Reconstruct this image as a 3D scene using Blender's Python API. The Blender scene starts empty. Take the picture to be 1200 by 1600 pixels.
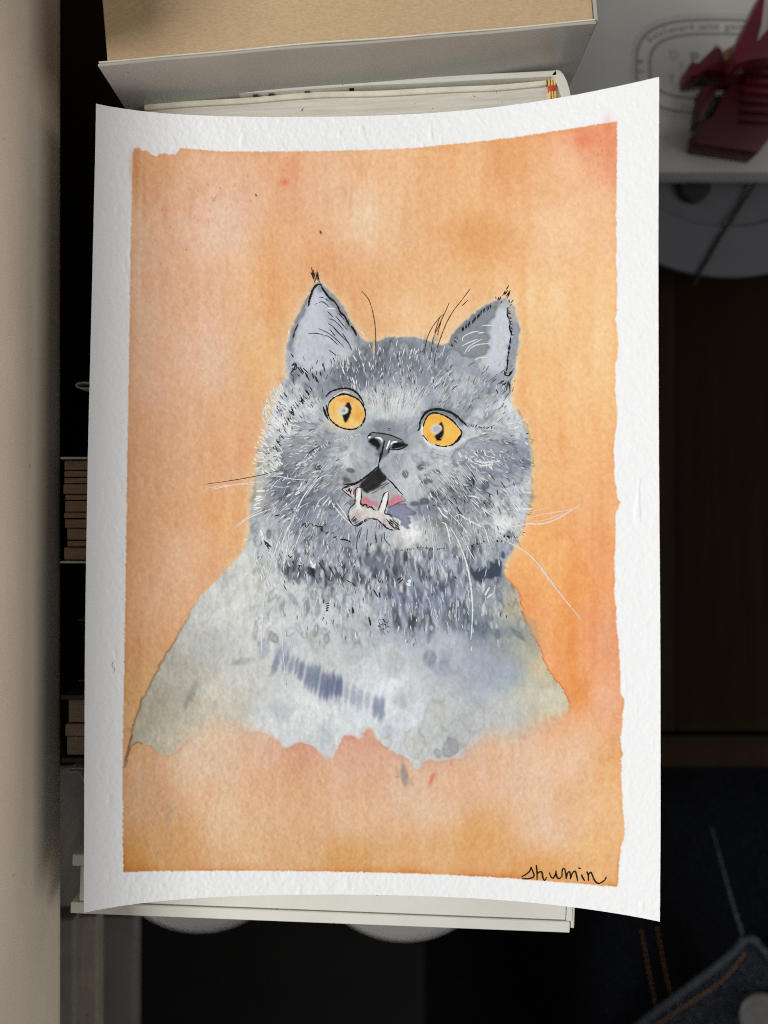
import bpy, bmesh, math, random
import numpy as np
from mathutils import Vector, Matrix

# ------------------------------------------------------------------ camera, world, light
scene = bpy.context.scene
H = 0.285            # camera height above the book tops (metres)
F = 1200.0           # focal length in photograph pixels (1200 x 1600)
cam_d = bpy.data.cameras.new('camera')
cam = bpy.data.objects.new('camera', cam_d)
scene.collection.objects.link(cam)
cam.location = (0, 0, H)
cam.rotation_euler = (0, 0, 0)
cam_d.sensor_fit = 'VERTICAL'
cam_d.sensor_height = 34.6
cam_d.lens = 34.6 * F / 1600.0
cam_d.clip_start = 0.01
cam_d.clip_end = 20
cam_d.dof.use_dof = True
cam_d.dof.focus_distance = H - 0.007
cam_d.dof.aperture_fstop = 6.0
scene.camera = cam

world = bpy.data.worlds.new('World')
scene.world = world
world.use_nodes = True
bg = world.node_tree.nodes['Background']
bg.inputs[0].default_value = (0.95, 0.97, 1.0, 1)
bg.inputs[1].default_value = 0.20

def area_light(name, loc, target, sx, sy, energy, col):
    ld = bpy.data.lights.new(name, 'AREA')
    ld.shape = 'RECTANGLE'; ld.size = sx; ld.size_y = sy
    ld.energy = energy; ld.color = col
    lo = bpy.data.objects.new(name, ld)
    scene.collection.objects.link(lo)
    lo.location = loc
    lo.rotation_euler = (Vector(target) - Vector(loc)).to_track_quat('-Z', 'Y').to_euler()
    return lo
# daylight of the window on the left
area_light('window_light', (-1.28, -0.06, 1.05), (0, 0, 0), 0.50, 0.50, 28.3, (1.0, 0.998, 0.985))
# dim light of the room on the right
area_light('room_light', (1.6, -0.25, 1.0), (-0.1, 0, 0), 1.1, 0.8, 7.5, (1.0, 0.95, 0.88))

vs = scene.view_settings
vs.view_transform = 'Standard'; vs.look = 'None'
vs.exposure = 0.0; vs.gamma = 1.0; vs.use_curve_mapping = False
scene.cycles.use_denoising = False
scene.cycles.max_bounces = 8
scene.cycles.filter_width = 1.05

# ------------------------------------------------------------------ helpers
COL = scene.collection
def at(px, py, z):
    """point of the place that the photograph shows at px, py when it lies at height z"""
    k = (H - z) / F
    return Vector(((px - 600) * k, (800 - py) * k, z))
def link(name, me, mat=None, parent=None):
    o = bpy.data.objects.new(name, me)
    COL.objects.link(o)
    if mat is not None and len(me.materials) == 0: me.materials.append(mat)
    if parent is not None: o.parent = parent
    return o
def empty(name, loc, rz=0.0):
    o = bpy.data.objects.new(name, None)
    o.empty_display_size = 0.02
    COL.objects.link(o); o.location = loc; o.rotation_euler = (0, 0, rz)
    return o
def tag(o, label, cat, group=None):
    o['label'] = label; o['category'] = cat
    if group: o['group'] = group
    return o
def struct(o):
    o['kind'] = 'structure'; return o
def box_bm(x0, x1, y0, y1, z0, z1, bev=0.0, seg=2, bm=None):
    b = bmesh.new()
    m = Matrix.Translation(((x0+x1)/2, (y0+y1)/2, (z0+z1)/2)) @ Matrix.Diagonal((x1-x0, y1-y0, z1-z0, 1))
    bmesh.ops.create_cube(b, size=1, matrix=m)
    if bev > 0:
        bmesh.ops.bevel(b, geom=list(b.edges), offset=bev, segments=seg, affect='EDGES', profile=0.5)
    if bm is None: return b
    me = bpy.data.meshes.new('t'); b.to_mesh(me); b.free(); bm.from_mesh(me); bpy.data.meshes.remove(me)
    return bm
def done(name, bm, mat, parent=None, smooth=True):
    me = bpy.data.meshes.new(name); bm.to_mesh(me); bm.free()
    if smooth:
        me.polygons.foreach_set('use_smooth', [True]*len(me.polygons))
        try: me.set_sharp_from_angle(angle=math.radians(35))
        except Exception: pass
    return link(name, me, mat, parent)
def prism(name, pts, z0, z1, mat, parent=None, bev=0.0):
    """outline pts (x,y) extruded from z0 to z1"""
    b = bmesh.new()
    vs_ = [b.verts.new((p[0], p[1], z0)) for p in pts]
    f = b.faces.new(vs_)
    if f.normal.z > 0: f.normal_flip()
    r = bmesh.ops.extrude_face_region(b, geom=[f])
    for v in r['geom']:
        if isinstance(v, bmesh.types.BMVert): v.co.z = z1
    bmesh.ops.recalc_face_normals(b, faces=b.faces)
    if bev > 0:
        bmesh.ops.bevel(b, geom=list(b.edges), offset=bev, segments=2, affect='EDGES', profile=0.5)
    return done(name, b, mat, parent)
def catmull(pts, step):
    pts = [np.array(p, float) for p in pts]
    if len(pts) == 2:
        n = max(2, int(np.linalg.norm(pts[1]-pts[0])/step)+1)
        return np.array([pts[0]+(pts[1]-pts[0])*i/(n-1) for i in range(n)])
    P = [2*pts[0]-pts[1]] + pts + [2*pts[-1]-pts[-2]]
    out = []
    for i in range(1, len(P)-2):
        p0, p1, p2, p3 = P[i-1], P[i], P[i+1], P[i+2]
        n = max(1, int(np.linalg.norm(p2-p1)/step))
        for k in range(n):
            t = k/n
            out.append(0.5*((2*p1)+(-p0+p2)*t+(2*p0-5*p1+4*p2-p3)*t*t+(-p0+3*p1-3*p2+p3)*t**3))
    out.append(pts[-1])
    return np.array(out)
def tube(name, pts, r, mat, parent=None, seg=8, step=None, close=False, taper=None):
    P = [Vector(p) for p in (catmull(pts, step) if step else pts)]
    b = bmesh.new(); rings = []
    n = len(P); nrm = None
    for i, p in enumerate(P):
        t = (P[min(i+1, n-1)] - P[max(i-1, 0)]).normalized()
        if nrm is None:
            nrm = t.orthogonal().normalized()
        nrm = (nrm - t*nrm.dot(t)).normalized(); bi = t.cross(nrm)
        rr = r*(taper(i/(n-1)) if taper else 1)
        rings.append([b.verts.new(p + rr*(math.cos(a)*nrm + math.sin(a)*bi)) for a in [2*math.pi*k/seg for k in range(seg)]])
    for A, B in zip(rings[:-1], rings[1:]):
        for k in range(seg):
            b.faces.new((A[k], A[(k+1) % seg], B[(k+1) % seg], B[k]))
    b.faces.new(rings[0][::-1]); b.faces.new(rings[-1])
    bmesh.ops.recalc_face_normals(b, faces=b.faces)
    return done(name, b, mat, parent)
def lathe(name, prof, mat, parent=None, seg=96, loc=(0, 0, 0)):
    b = bmesh.new(); rings = []
    for (r, z) in prof:
        if r < 1e-6: rings.append([b.verts.new((loc[0], loc[1], loc[2]+z))])
        else: rings.append([b.verts.new((loc[0]+r*math.cos(a), loc[1]+r*math.sin(a), loc[2]+z)) for a in [2*math.pi*k/seg for k in range(seg)]])
    for A, B in zip(rings[:-1], rings[1:]):
        for k in range(seg):
            q = (k+1) % seg
            if len(A) == 1 and len(B) == 1: continue
            if len(A) == 1: b.faces.new((A[0], B[q], B[k]))
            elif len(B) == 1: b.faces.new((A[k], A[q], B[0]))
            else: b.faces.new((A[k], A[q], B[q], B[k]))
    bmesh.ops.recalc_face_normals(b, faces=b.faces)
    return done(name, b, mat, parent)

# ------------------------------------------------------------------ materials
def mat_new(name, col, rough=0.6, spec=0.3):
    m = bpy.data.materials.new(name); m.use_nodes = True
    p = m.node_tree.nodes['Principled BSDF']
    p.inputs['Base Color'].default_value = (*col, 1)
    p.inputs['Roughness'].default_value = rough
    p.inputs['Specular IOR Level'].default_value = spec
    return m, m.node_tree, p
def noisy(name, c1, c2, scale=(1, 1, 1), rough=0.6, spec=0.3, nscale=40, detail=6, bump=0.0, bdist=0.0005, lo=0.35, hi=0.65, specks=None):
    """two base colours mixed by noise in object space, optional bump and scattered specks"""
    m, nt, p = mat_new(name, c1, rough, spec)
    N, L = nt.nodes, nt.links
    tc = N.new('ShaderNodeTexCoord'); mp = N.new('ShaderNodeMapping')
    mp.inputs['Scale'].default_value = scale
    L.new(tc.outputs['Object'], mp.inputs['Vector'])
    no = N.new('ShaderNodeTexNoise'); no.inputs['Scale'].default_value = nscale; no.inputs['Detail'].default_value = detail
    no.inputs['Roughness'].default_value = 0.6
    L.new(mp.outputs[0], no.inputs['Vector'])
    rp = N.new('ShaderNodeValToRGB')
    rp.color_ramp.elements[0].position = lo; rp.color_ramp.elements[1].position = hi
    rp.color_ramp.elements[0].color = (*c1, 1); rp.color_ramp.elements[1].color = (*c2, 1)
    L.new(no.outputs['Fac'], rp.inputs['Fac'])
    out = rp.outputs['Color']
    if specks:
        sc, th, scol = specks
        n2 = N.new('ShaderNodeTexNoise'); n2.inputs['Scale'].default_value = sc; n2.inputs['Detail'].default_value = 2
        L.new(tc.outputs['Object'], n2.inputs['Vector'])
        r2 = N.new('ShaderNodeValToRGB')
        r2.color_ramp.elements[0].position = th; r2.color_ramp.elements[1].position = th+0.025
        r2.color_ramp.elements[0].color = (0, 0, 0, 1); r2.color_ramp.elements[1].color = (1, 1, 1, 1)
        L.new(n2.outputs['Fac'], r2.inputs['Fac'])
        mx = N.new('ShaderNodeMix'); mx.data_type = 'RGBA'
        L.new(r2.outputs['Color'], mx.inputs['Factor'])
        L.new(out, mx.inputs['A']); mx.inputs['B'].default_value = (*scol, 1)
        out = mx.outputs['Result']
    L.new(out, p.inputs['Base Color'])
    if bump > 0:
        bp = N.new('ShaderNodeBump'); bp.inputs['Strength'].default_value = bump; bp.inputs['Distance'].default_value = bdist
        L.new(no.outputs['Fac'], bp.inputs['Height']); L.new(bp.outputs['Normal'], p.inputs['Normal'])
    return m

M = {}
M['panel'] = noisy('beige_paint', (0.82, 0.72, 0.59), (0.87, 0.77, 0.64), scale=(1, .5, 1), rough=0.5, nscale=45, detail=8, bump=0.08, specks=(330, .74, (.45, .38, .3)))
M['lower_wall'] = noisy('grey_wall', (0.17, 0.155, 0.14), (0.21, 0.19, 0.17), rough=0.7, nscale=60)
M['moulding'] = noisy('worn_strip', (0.30, 0.25, 0.20), (0.20, 0.175, 0.15), scale=(8, 1, 1), rough=0.7, nscale=40, specks=(160, 0.70, (0.04, 0.035, 0.03)))
M['grey_board'] = noisy('grey_board', (0.15, 0.135, 0.125), (0.18, 0.16, 0.15), rough=0.6, nscale=30)
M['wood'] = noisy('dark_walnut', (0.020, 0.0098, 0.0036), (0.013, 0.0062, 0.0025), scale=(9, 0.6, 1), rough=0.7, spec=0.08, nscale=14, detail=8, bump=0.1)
M['shelf'] = noisy('black_board', (0.006, 0.0057, 0.0054), (0.009, 0.0083, 0.0076), rough=0.7, nscale=25)
M['tan_pages'] = noisy('tan_page_edges', (0.58, 0.42, 0.25), (0.47, 0.325, 0.185), scale=(1.6, 5, 5), rough=0.9, spec=0.1, nscale=420, detail=4, bump=0.3, bdist=0.0002, lo=0.3, hi=0.7)
M['white_pages'] = noisy('foxed_page_edges', (0.66, 0.63, 0.555), (0.53, 0.50, 0.43), scale=(0.6, 12, 1), rough=0.85, spec=0.15, nscale=60, bump=0.25, bdist=0.0003, specks=(420, 0.72, (0.13, 0.10, 0.06)))
M['brown_pages'] = noisy('browned_page_edges', (0.27, 0.185, 0.12), (0.21, 0.14, 0.09), scale=(1, 16, 1), rough=0.9, spec=0.1, nscale=120, bump=0.3, bdist=0.0003)
M['ivory_pages'] = noisy('ivory_page_edges', (0.25, 0.195, 0.145), (0.20, 0.155, 0.115), scale=(1, 16, 1), rough=0.9, spec=0.1, nscale=120, bump=0.3, bdist=0.0003)
M['grey_cover'] = noisy('pale_grey_cover', (0.40, 0.38, 0.345), (0.45, 0.43, 0.395), rough=0.32, spec=0.4, nscale=22, specks=(260, 0.73, (0.2, 0.19, 0.17)))
M['white_cover'] = noisy('off_white_cover', (0.66, 0.645, 0.57), (0.72, 0.70, 0.63), rough=0.4, spec=0.35, nscale=35, bump=0.04, specks=(300, 0.735, (0.22, 0.17, 0.10)))
M['cream_edge'] = noisy('cream_paper_edge', (0.72, 0.68, 0.56), (0.62, 0.58, 0.46), rough=0.8, nscale=200)
M['dark_cover'] = noisy('black_cover', (0.014, 0.014, 0.016), (0.02, 0.02, 0.022), rough=0.5, nscale=40)
M['brown_cover'] = noisy('dark_brown_cover', (0.05, 0.04, 0.032), (0.035, 0.028, 0.022), rough=0.6, nscale=40)
M['headband_red'] = noisy('red_thread', (0.55, 0.06, 0.03), (0.42, 0.04, 0.02), rough=0.7, nscale=300)
M['headband_yellow'] = noisy('yellow_thread', (0.75, 0.50, 0.18), (0.65, 0.42, 0.13), rough=0.7, nscale=300)
M['black_print'] = mat_new('black_print', (0.02, 0.02, 0.02), 0.6)[0]
M['grey_print'] = noisy('grey_print', (0.17, 0.165, 0.15), (0.21, 0.205, 0.19), rough=0.6, nscale=200)
M['faint_print'] = noisy('faint_print', (0.30, 0.29, 0.265), (0.34, 0.33, 0.305), rough=0.6, nscale=200)
M['box'] = noisy('white_card', (0.40, 0.385, 0.355), (0.43, 0.415, 0.385), rough=0.55, nscale=30, bump=0.03)
M['red'] = noisy('dark_red_plastic', (0.06, 0.003, 0.006), (0.042, 0.0022, 0.0045), rough=0.4, spec=0.45, nscale=60)
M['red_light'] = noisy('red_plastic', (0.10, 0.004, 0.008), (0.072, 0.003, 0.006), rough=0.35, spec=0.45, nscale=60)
M['ochre'] = noisy('ochre_plastic', (0.20, 0.13, 0.06), (0.16, 0.10, 0.04), rough=0.5, nscale=60)
M['pale_strip'] = noisy('pale_strip', (0.30, 0.27, 0.25), (0.26, 0.23, 0.21), rough=0.5, nscale=60)
M['tray'] = noisy('grey_enamel', (0.105, 0.105, 0.118), (0.12, 0.12, 0.135), rough=0.45, nscale=25)
M['cable'] = mat_new('black_rubber', (0.015, 0.015, 0.016), 0.5)[0]
M['china'] = noisy('white_china', (0.80, 0.77, 0.74), (0.84, 0.81, 0.78), rough=0.22, spec=0.5, nscale=30)
M['thread'] = noisy('orange_thread', (0.30, 0.13, 0.035), (0.22, 0.09, 0.025), rough=0.8, nscale=400)
M['button'] = noisy('dull_metal', (0.075, 0.073, 0.068), (0.095, 0.092, 0.086), rough=0.45, nscale=150)
M['curl'] = noisy('pale_plastic', (0.40, 0.38, 0.35), (0.45, 0.43, 0.4), rough=0.5, nscale=60)
def denim(name, c1, c2, wear):
    m, nt, p = mat_new(name, c1, 0.9, 0.1)
    N, L = nt.nodes, nt.links
    tc = N.new('ShaderNodeTexCoord')
    wv = N.new('ShaderNodeTexWave'); wv.wave_type = 'BANDS'; wv.bands_direction = 'DIAGONAL'
    wv.inputs['Scale'].default_value = 330; wv.inputs['Distortion'].default_value = 1.2; wv.inputs['Detail'].default_value = 2
    L.new(tc.outputs['Object'], wv.inputs['Vector'])
    no = N.new('ShaderNodeTexNoise'); no.inputs['Scale'].default_value = 900; no.inputs['Detail'].default_value = 2
    L.new(tc.outputs['Object'], no.inputs['Vector'])
    mu = N.new('ShaderNodeMath'); mu.operation = 'MULTIPLY'
    L.new(wv.outputs['Fac'], mu.inputs[0]); L.new(no.outputs['Fac'], mu.inputs[1])
    rp = N.new('ShaderNodeValToRGB')
    e = rp.color_ramp.elements
    e[0].position = 0.30; e[0].color = (*c1, 1); e[1].position = 0.58; e[1].color = (*wear, 1)
    k = rp.color_ramp.elements.new(0.46); k.color = (*c2, 1)
    L.new(mu.outputs[0], rp.inputs['Fac']); L.new(rp.outputs['Color'], p.inputs['Base Color'])
    bp = N.new('ShaderNodeBump'); bp.inputs['Strength'].default_value = 0.5; bp.inputs['Distance'].default_value = 0.0004
    L.new(mu.outputs[0], bp.inputs['Height']); L.new(bp.outputs['Normal'], p.inputs['Normal'])
    return m
M['denim'] = denim('dark_denim', (0.0006, 0.0008, 0.0015), (0.0013, 0.0017, 0.0032), (0.018, 0.023, 0.034))
M['denim_flap'] = denim('flap_denim', (0.0016, 0.002, 0.0034), (0.006, 0.0078, 0.012), (0.10, 0.12, 0.15))
M['denim_worn'] = denim('worn_denim_edge', (0.018, 0.022, 0.028), (0.035, 0.042, 0.05), (0.15, 0.165, 0.19))
# watercolour and paper: colour attribute holds the pigment, fine tooth by bump
def paint_mat(name, rough=0.88, tooth=True):
    m, nt, p = mat_new(name, (0.8, 0.8, 0.8), rough, 0.15)
    N, L = nt.nodes, nt.links
    at_ = N.new('ShaderNodeAttribute'); at_.attribute_name = 'paint'
    L.new(at_.outputs['Color'], p.inputs['Base Color'])
    if tooth:
        tc = N.new('ShaderNodeTexCoord')
        no = N.new('ShaderNodeTexNoise'); no.inputs['Scale'].default_value = 1500; no.inputs['Detail'].default_value = 3
        L.new(tc.outputs['Object'], no.inputs['Vector'])
        bp = N.new('ShaderNodeBump'); bp.inputs['Strength'].default_value = 0.25; bp.inputs['Distance'].default_value = 0.00012
        L.new(no.outputs['Fac'], bp.inputs['Height']); L.new(bp.outputs['Normal'], p.inputs['Normal'])
    return m
M['paint'] = paint_mat('watercolour_on_paper')
M['gouache'] = paint_mat('ink_and_gouache', 0.7, False)

# ------------------------------------------------------------------ setting
ZT = -0.24           # table top
b = bmesh.new(); bmesh.ops.create_grid(b, x_segments=1, y_segments=1, size=2.5)
for v in b.verts: v.co.z = -0.75
struct(done('floor', b, M['shelf'], smooth=False))
wall = struct(done('wall', box_bm(-0.60, -0.236, -1.2, 1.2, -0.75, -0.05), M['lower_wall'], smooth=False))
done('sill_board', box_bm(-0.42, -0.128, -1.2, 1.2, -0.029, 0.0455, 0.013, 5), M['panel'], wall)
done('shade_block', box_bm(-0.42, -0.1285, 0.1495, 1.2, 0.046, 0.0785, 0.0025), M['panel'], wall)  # unseen block added to cast shade on the left end of the tan paperback
k = (H+0.10)/F
done('moulding', box_bm(-0.236, (150-600)*k, -0.60, -0.203, -0.112, -0.10, 0.0015), M['moulding'], wall)
k = (H+0.095)/F
done('moulding', box_bm(-0.236, (121-600)*k, -0.60, -0.199, -0.099, -0.090, 0.0015), M['lower_wall'], wall)
k = (H+0.20)/F
done('ledge_board', box_bm(-0.236, (209-600)*k, -0.60, -0.256, -0.215, -0.20, 0.0015), M['grey_board'], wall)

tbl = tag(empty('wooden_table', (0.2, 0.2, -0.75)), 'dark walnut table with a lighter edge strip beneath the row of books', 'table')
def tp(o): o.matrix_parent_inverse = Matrix.Translation((-0.2, -0.2, 0.75)); return o
kT = (H-ZT)/F
yg = (800-1142)*kT; ye = (800-1200)*kT
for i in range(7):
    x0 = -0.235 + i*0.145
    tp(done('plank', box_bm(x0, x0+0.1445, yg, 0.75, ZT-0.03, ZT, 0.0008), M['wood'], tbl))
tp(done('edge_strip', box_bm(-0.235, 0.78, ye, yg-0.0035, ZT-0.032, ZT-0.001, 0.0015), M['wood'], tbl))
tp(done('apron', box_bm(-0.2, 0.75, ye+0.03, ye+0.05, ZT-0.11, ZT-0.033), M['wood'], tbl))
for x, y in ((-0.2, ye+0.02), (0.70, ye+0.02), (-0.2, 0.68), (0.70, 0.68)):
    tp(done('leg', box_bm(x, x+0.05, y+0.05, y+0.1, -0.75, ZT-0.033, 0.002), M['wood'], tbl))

shelf = tag(empty('low_bench', (0, -0.4, -0.75)), 'near black low bench below the front white book', 'bench')
def sp(o): o.matrix_parent_inverse = Matrix.Translation((0, 0.4, 0.75)); return o
sp(done('bench_top', box_bm(-0.234, 0.66, -0.62, ye-0.004, -0.365, -0.345, 0.001), M['shelf'], shelf))
for x in (-0.22, 0.62):
    sp(done('leg', box_bm(x, x+0.02, -0.6, ye-0.02, -0.75, -0.365), M['shelf'], shelf))

# ------------------------------------------------------------------ books standing in a row, spines to the right
def book(label, corner, rz, w, t, z0, z1, cover, pages, board=0.0015, over=0.002, round_spine=0.0, sections=0, wavy=0.0, seed=0, group=None):
    """corner: spine end, lower side (x, y); the book reaches w to the left and t upwards in the picture"""
    o = tag(empty('book', (corner[0], corner[1], z0), rz), label, 'book', group)
    h = z1-z0
    r = random.Random(seed)
    def wav(y0, y1, zt, zb, x0, x1, name, mat, n=40, amp=0.0):
        bb = bmesh.new(); rows = []
        ph = r.uniform(0, 6)
        for i in range(n+1):
            x = x0+(x1-x0)*i/n
            d = amp*(math.sin(x*55+ph)+0.5*math.sin(x*131+ph*2))
            rows.append([bb.verts.new(c) for c in ((x, y0+d, zb), (x, y1+d, zb), (x, y1+d, zt), (x, y0+d, zt))])
        for A, B in zip(rows[:-1], rows[1:]):
            for q in range(4): bb.faces.new((A[q], A[(q+1) % 4], B[(q+1) % 4], B[q]))
        bb.faces.new(rows[0]); bb.faces.new(rows[-1][::-1])
        bmesh.ops.recalc_face_normals(bb, faces=bb.faces)
        bmesh.ops.bevel(bb, geom=[e for e in bb.edges if abs(e.calc_face_angle(0)) > 0.8], offset=min(0.0003, (y1-y0)*0.2), segments=1, affect='EDGES')
        return done(name, bb, mat, o)
    wav(0, board, h, 0, -w, -0.0006, 'front_cover', cover, amp=wavy)
    wav(t-board, t, h, 0, -w, -0.0006, 'back_cover', cover, amp=wavy)
    sp_ = box_bm(-min(board, 0.002), 0, board+0.0002, t-board-0.0002, 0.0003, h-0.0003, 0)
    if round_spine > 0:
        sp_.free(); sp_ = bmesh.new()
        pts = []
        for i in range(13):
            a = -math.pi/2 + math.pi*i/12
            pts.append((round_spine*math.cos(a)-0.0006, t/2+(t/2-0.0002)*math.sin(a)))
        inner = [(p[0]-board, t/2+(p[1]-t/2)*(1-2*board/t)) for p in pts]
        rows = [[sp_.verts.new((q[0], q[1], zz)) for q in (pts+inner[::-1])] for zz in (0, h)]
        n = len(rows[0])
        for q in range(n): sp_.faces.new((rows[0][q], rows[0][(q+1) % n], rows[1][(q+1) % n], rows[1][q]))
        sp_.faces.new(rows[1]); sp_.faces.new(rows[0][::-1])
        bmesh.ops.recalc_face_normals(sp_, faces=sp_.faces)
    done('spine', sp_, cover, o)
    a, c = board+0.0003, t-board-0.0003
    if sections:
        ys = [a]
        for i in range(sections): ys.append(ys[-1]+r.uniform(0.5, 1.5))
        s = (c-a)/(ys[-1]-a); ys = [a+(y-a)*s for y in ys]
        for i in range(sections):
            wav(ys[i]+0.00018, ys[i+1]-0.00018, h-over-r.uniform(0, 0.0012), 0.001, -w+0.0005+r.uniform(0, 0.0016), -board-0.0008, 'page_section', pages, n=24, amp=0.00012)
    else:
        wav(a, c, h-over, 0.001, -w+0.003, (0.0012 if round_spine else -min(board, 0.002)-0.0002), 'page_block', pages, amp=wavy)
    return o, wav

# tall paperback with tan page edges (top of the picture)
zA = 0.022; kA = (H-zA)/F
rzA = math.atan2((93-28)*kA, (935-155)*kA)
A, wavA = book('thick paperback with tan page edges and grey cover, tallest of the row', ((935-600)*kA, (800-44)*kA+0.0015), rzA,
          0.172, 0.060, ZT, zA, M['grey_cover'], M['tan_pages'], board=0.0009, over=0.0012, wavy=0.0002, seed=4)
wavA(0.0009, 0.0014, zA-ZT+0.0004, 0.05, -0.1715, -0.001, 'cover_lining', M['cream_edge'], amp=0.0002)
# tops of the large printed characters on its cover, just above the white book
bp_ = bmesh.new()
for px, wd in ((423, 8), (448, 9), (505, 9), (575, 8), (593, 7), (635, 7), (650, 9), (660, 5), (667, 7)):
    xl = (px-935)/(F/0.2865)*1.0
    box_bm(xl-wd*0.00011, xl+wd*0.00011, -0.0008, -0.0002, 0.18, (H-0.292)-ZT+0.0035, 0, bm=bp_)
done('cover_lettering', bp_, M['black_print'], A, smooth=False)

# white hardback with red headband
zB = -0.002; kB = (H-zB)/F
rzB = math.radians(3.2)
tB = 0.031
cB = Vector(((889-600)*kB, (800-107)*kB)) - Vector((-math.sin(rzB), math.cos(rzB)))*tB - Vector((math.cos(rzB), math.sin(rzB)))*0.004
B, wavB = book('off white hardback with foxed pages and a red and yellow headband', cB, rzB, 0.158, tB, ZT, zB, M['white_cover'], M['white_pages'],
          board=0.0022, over=0.0035, round_spine=0.005, wavy=0.0002, seed=2)
wavB(tB-0.0048, tB-0.0027, zB-ZT-0.0022, 0.01, -0.156, -0.004, 'endpaper', M['cream_edge'], amp=0.0004)
hb = bmesh.new()
for i in range(10):
    y = 0.004+i*0.0025
    if i % 2 == 0: box_bm(-0.0036, -0.0006, y, y+0.0024, zB-ZT-0.006, zB-ZT-0.0022, 0.0004, bm=hb)
done('headband', hb, M['headband_red'], B)
hb = bmesh.new()
for i in range(10):
    y = 0.004+i*0.0025
    if i % 2 == 1:
        for q in range(3): box_bm(-0.0034+q*0.001, -0.0027+q*0.001, y-0.0003, y+0.0026, zB-ZT-0.006, zB-ZT-0.0021, 0.0002, bm=hb)
done('headband', hb, M['headband_yellow'], B)

kC = (H+0.003)/F
def Y(py): return (800-py)*kC
yB0 = min(cB.y, cB.y-0.158*math.sin(rzB))
g = None
book('black covered paperback under the painting, beside the off white hardback', (0.062, Y(505)), 0, 0.158, yB0-0.0005-Y(505), ZT, -0.003, M['dark_cover'], M['brown_pages'], seed=5)
c2, _ = book('dark brown book under the painting with a curled pale tab on its left end', (0.066, Y(712)), 0, 0.164, Y(506)-Y(712), ZT, -0.003, M['brown_cover'], M['ivory_pages'], seed=6)
# curled tab of its wrapper
p0 = at(136, 597, -0.02); 
def curl(pts, parent, org):
    q = [Vector((p[0], p[1], p[2]))-Vector(org) for p in pts]
    bb = bmesh.new(); rows = []
    for p in catmull([tuple(v) for v in q], 0.0006):
        rows.append((bb.verts.new((p[0], p[1], p[2]-0.012)), bb.verts.new((p[0], p[1], p[2]))))
    for U, V in zip(rows[:-1], rows[1:]): bb.faces.new((U[0], V[0], V[1], U[1]))
    me = done('curled_tab', bb, M['curl'], parent)
    md = me.modifiers.new('thick', 'SOLIDIFY'); md.thickness = 0.0005
curl([at(146, 597, -0.012), at(130, 596.5, -0.012), at(121, 598, -0.012), at(117.5, 602, -0.012), at(121, 606, -0.012), at(130, 607.5, -0.012), at(146, 607, -0.012)], c2, (0.066, Y(712), ZT))
book('thick book with browned page sections showing left of the painting, longest of the row', (0.068, Y(880)), 0, 0.1893, Y(714)-Y(880), ZT, -0.0025, M['grey_cover'], M['brown_pages'], board=0.0008, over=0.0008, sections=11, seed=7)
book('ivory paged book under the painting, below the one with browned page sections', (0.066, Y(968)), 0, 0.180, Y(881.5)-Y(968), ZT, -0.006, M['dark_cover'], M['ivory_pages'], board=0.0007, seed=8)
book('slim ivory paged book whose left end stands out slightly further than its upper neighbour', (0.067, Y(1068)), 0, 0.183, Y(969)-Y(1068), ZT, -0.006, M['dark_cover'], M['ivory_pages'], board=0.0007, seed=9)
book('black covered book with pale page edges reaching behind the sill board', (0.066, Y(1192)), 0, 0.1873, Y(1086)-Y(1192), ZT, -0.003, M['dark_cover'], M['ivory_pages'], board=0.0018, over=0.001, sections=3, seed=10)
zG = -0.002; kG = (H-zG)/F
rzG = math.atan2((1427-1458)*kG, (893-105)*kG)
tG = 0.022
c3, _ = book('dark brown book under the painting with a small pale loop at its lower left', (0.060, Y(1322)), 0, 0.163, Y(1193)-Y(1322), ZT, -0.003, M['brown_cover'], M['ivory_pages'], seed=11)
curl([at(146, 1201, -0.012), at(120, 1199.5, -0.012), at(107, 1201, -0.012), at(104, 1205, -0.012), at(110, 1208, -0.012), at(121, 1207, -0.012), at(128, 1215, -0.012), at(133, 1228, -0.012)], c3, (0.060, Y(1322), ZT))
Gb, wavG = book('off white hardback at the front end of the row, above the two plates', ((893-600)*kG, (800-1458)*kG), rzG, 0.1875, tG, ZT, zG, M['white_cover'], M['white_cover'],
          board=0.0042, over=0.0004, seed=12)
done('spine_edge', box_bm(-0.0004, 0.0011, 0.0015, tG-0.0015, 0.004, zG-ZT-0.0005, 0.0004), M['cream_edge'], Gb)

# ------------------------------------------------------------------ two plates on the low shelf
def plate(px, pyb, label):
    z = -0.315; kk = (H-z)/F; R = 0.0785
    c = Vector(((px-600)*kk, (800-pyb)*kk+R, -0.345))
    o = tag(empty('plate', c), label, 'plate', 'white plates below the front book')
    lathe('dish', [(0.0, 0.0), (0.050, 0.0), (0.066, 0.016), (0.0768, 0.0275), (0.0762, 0.0288), (0.070, 0.0275), (0.058, 0.0262), (0.0, 0.0250)], M['china'], o)
    prof = [(0.0772+0.0013*math.cos(a), 0.0290+0.0013*math.sin(a)) for a in [2*math.pi*i/12 for i in range(13)]]
    lathe('rim', prof, M['china'], o)
plate(310, 1457, 'white plate under the left part of the front book, in the grey shade')
plate(632, 1471, 'white plate with bright rim under the middle of the front book')

# ------------------------------------------------------------------ round grey tray, white box and red clip on the right
zt_ = -0.2025; kk = (H-zt_)/F
cx, cy = (1140-600)*kk, (800-433)*kk+0.122
tray = tag(empty('round_tray', (cx, cy, ZT)), 'round grey enamel tray on the table under the white box', 'tray')
hh = zt_-ZT
lathe('tray_dish', [(0.0, 0.0), (0.09, 0.0), (0.104, 0.012), (0.118, hh-0.006), (0.122, hh-0.002), (0.1215, hh), (0.090, hh-0.0005), (0.088, hh-0.003), (0.0, hh-0.003)], M['tray'], tray, seg=160)
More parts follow.
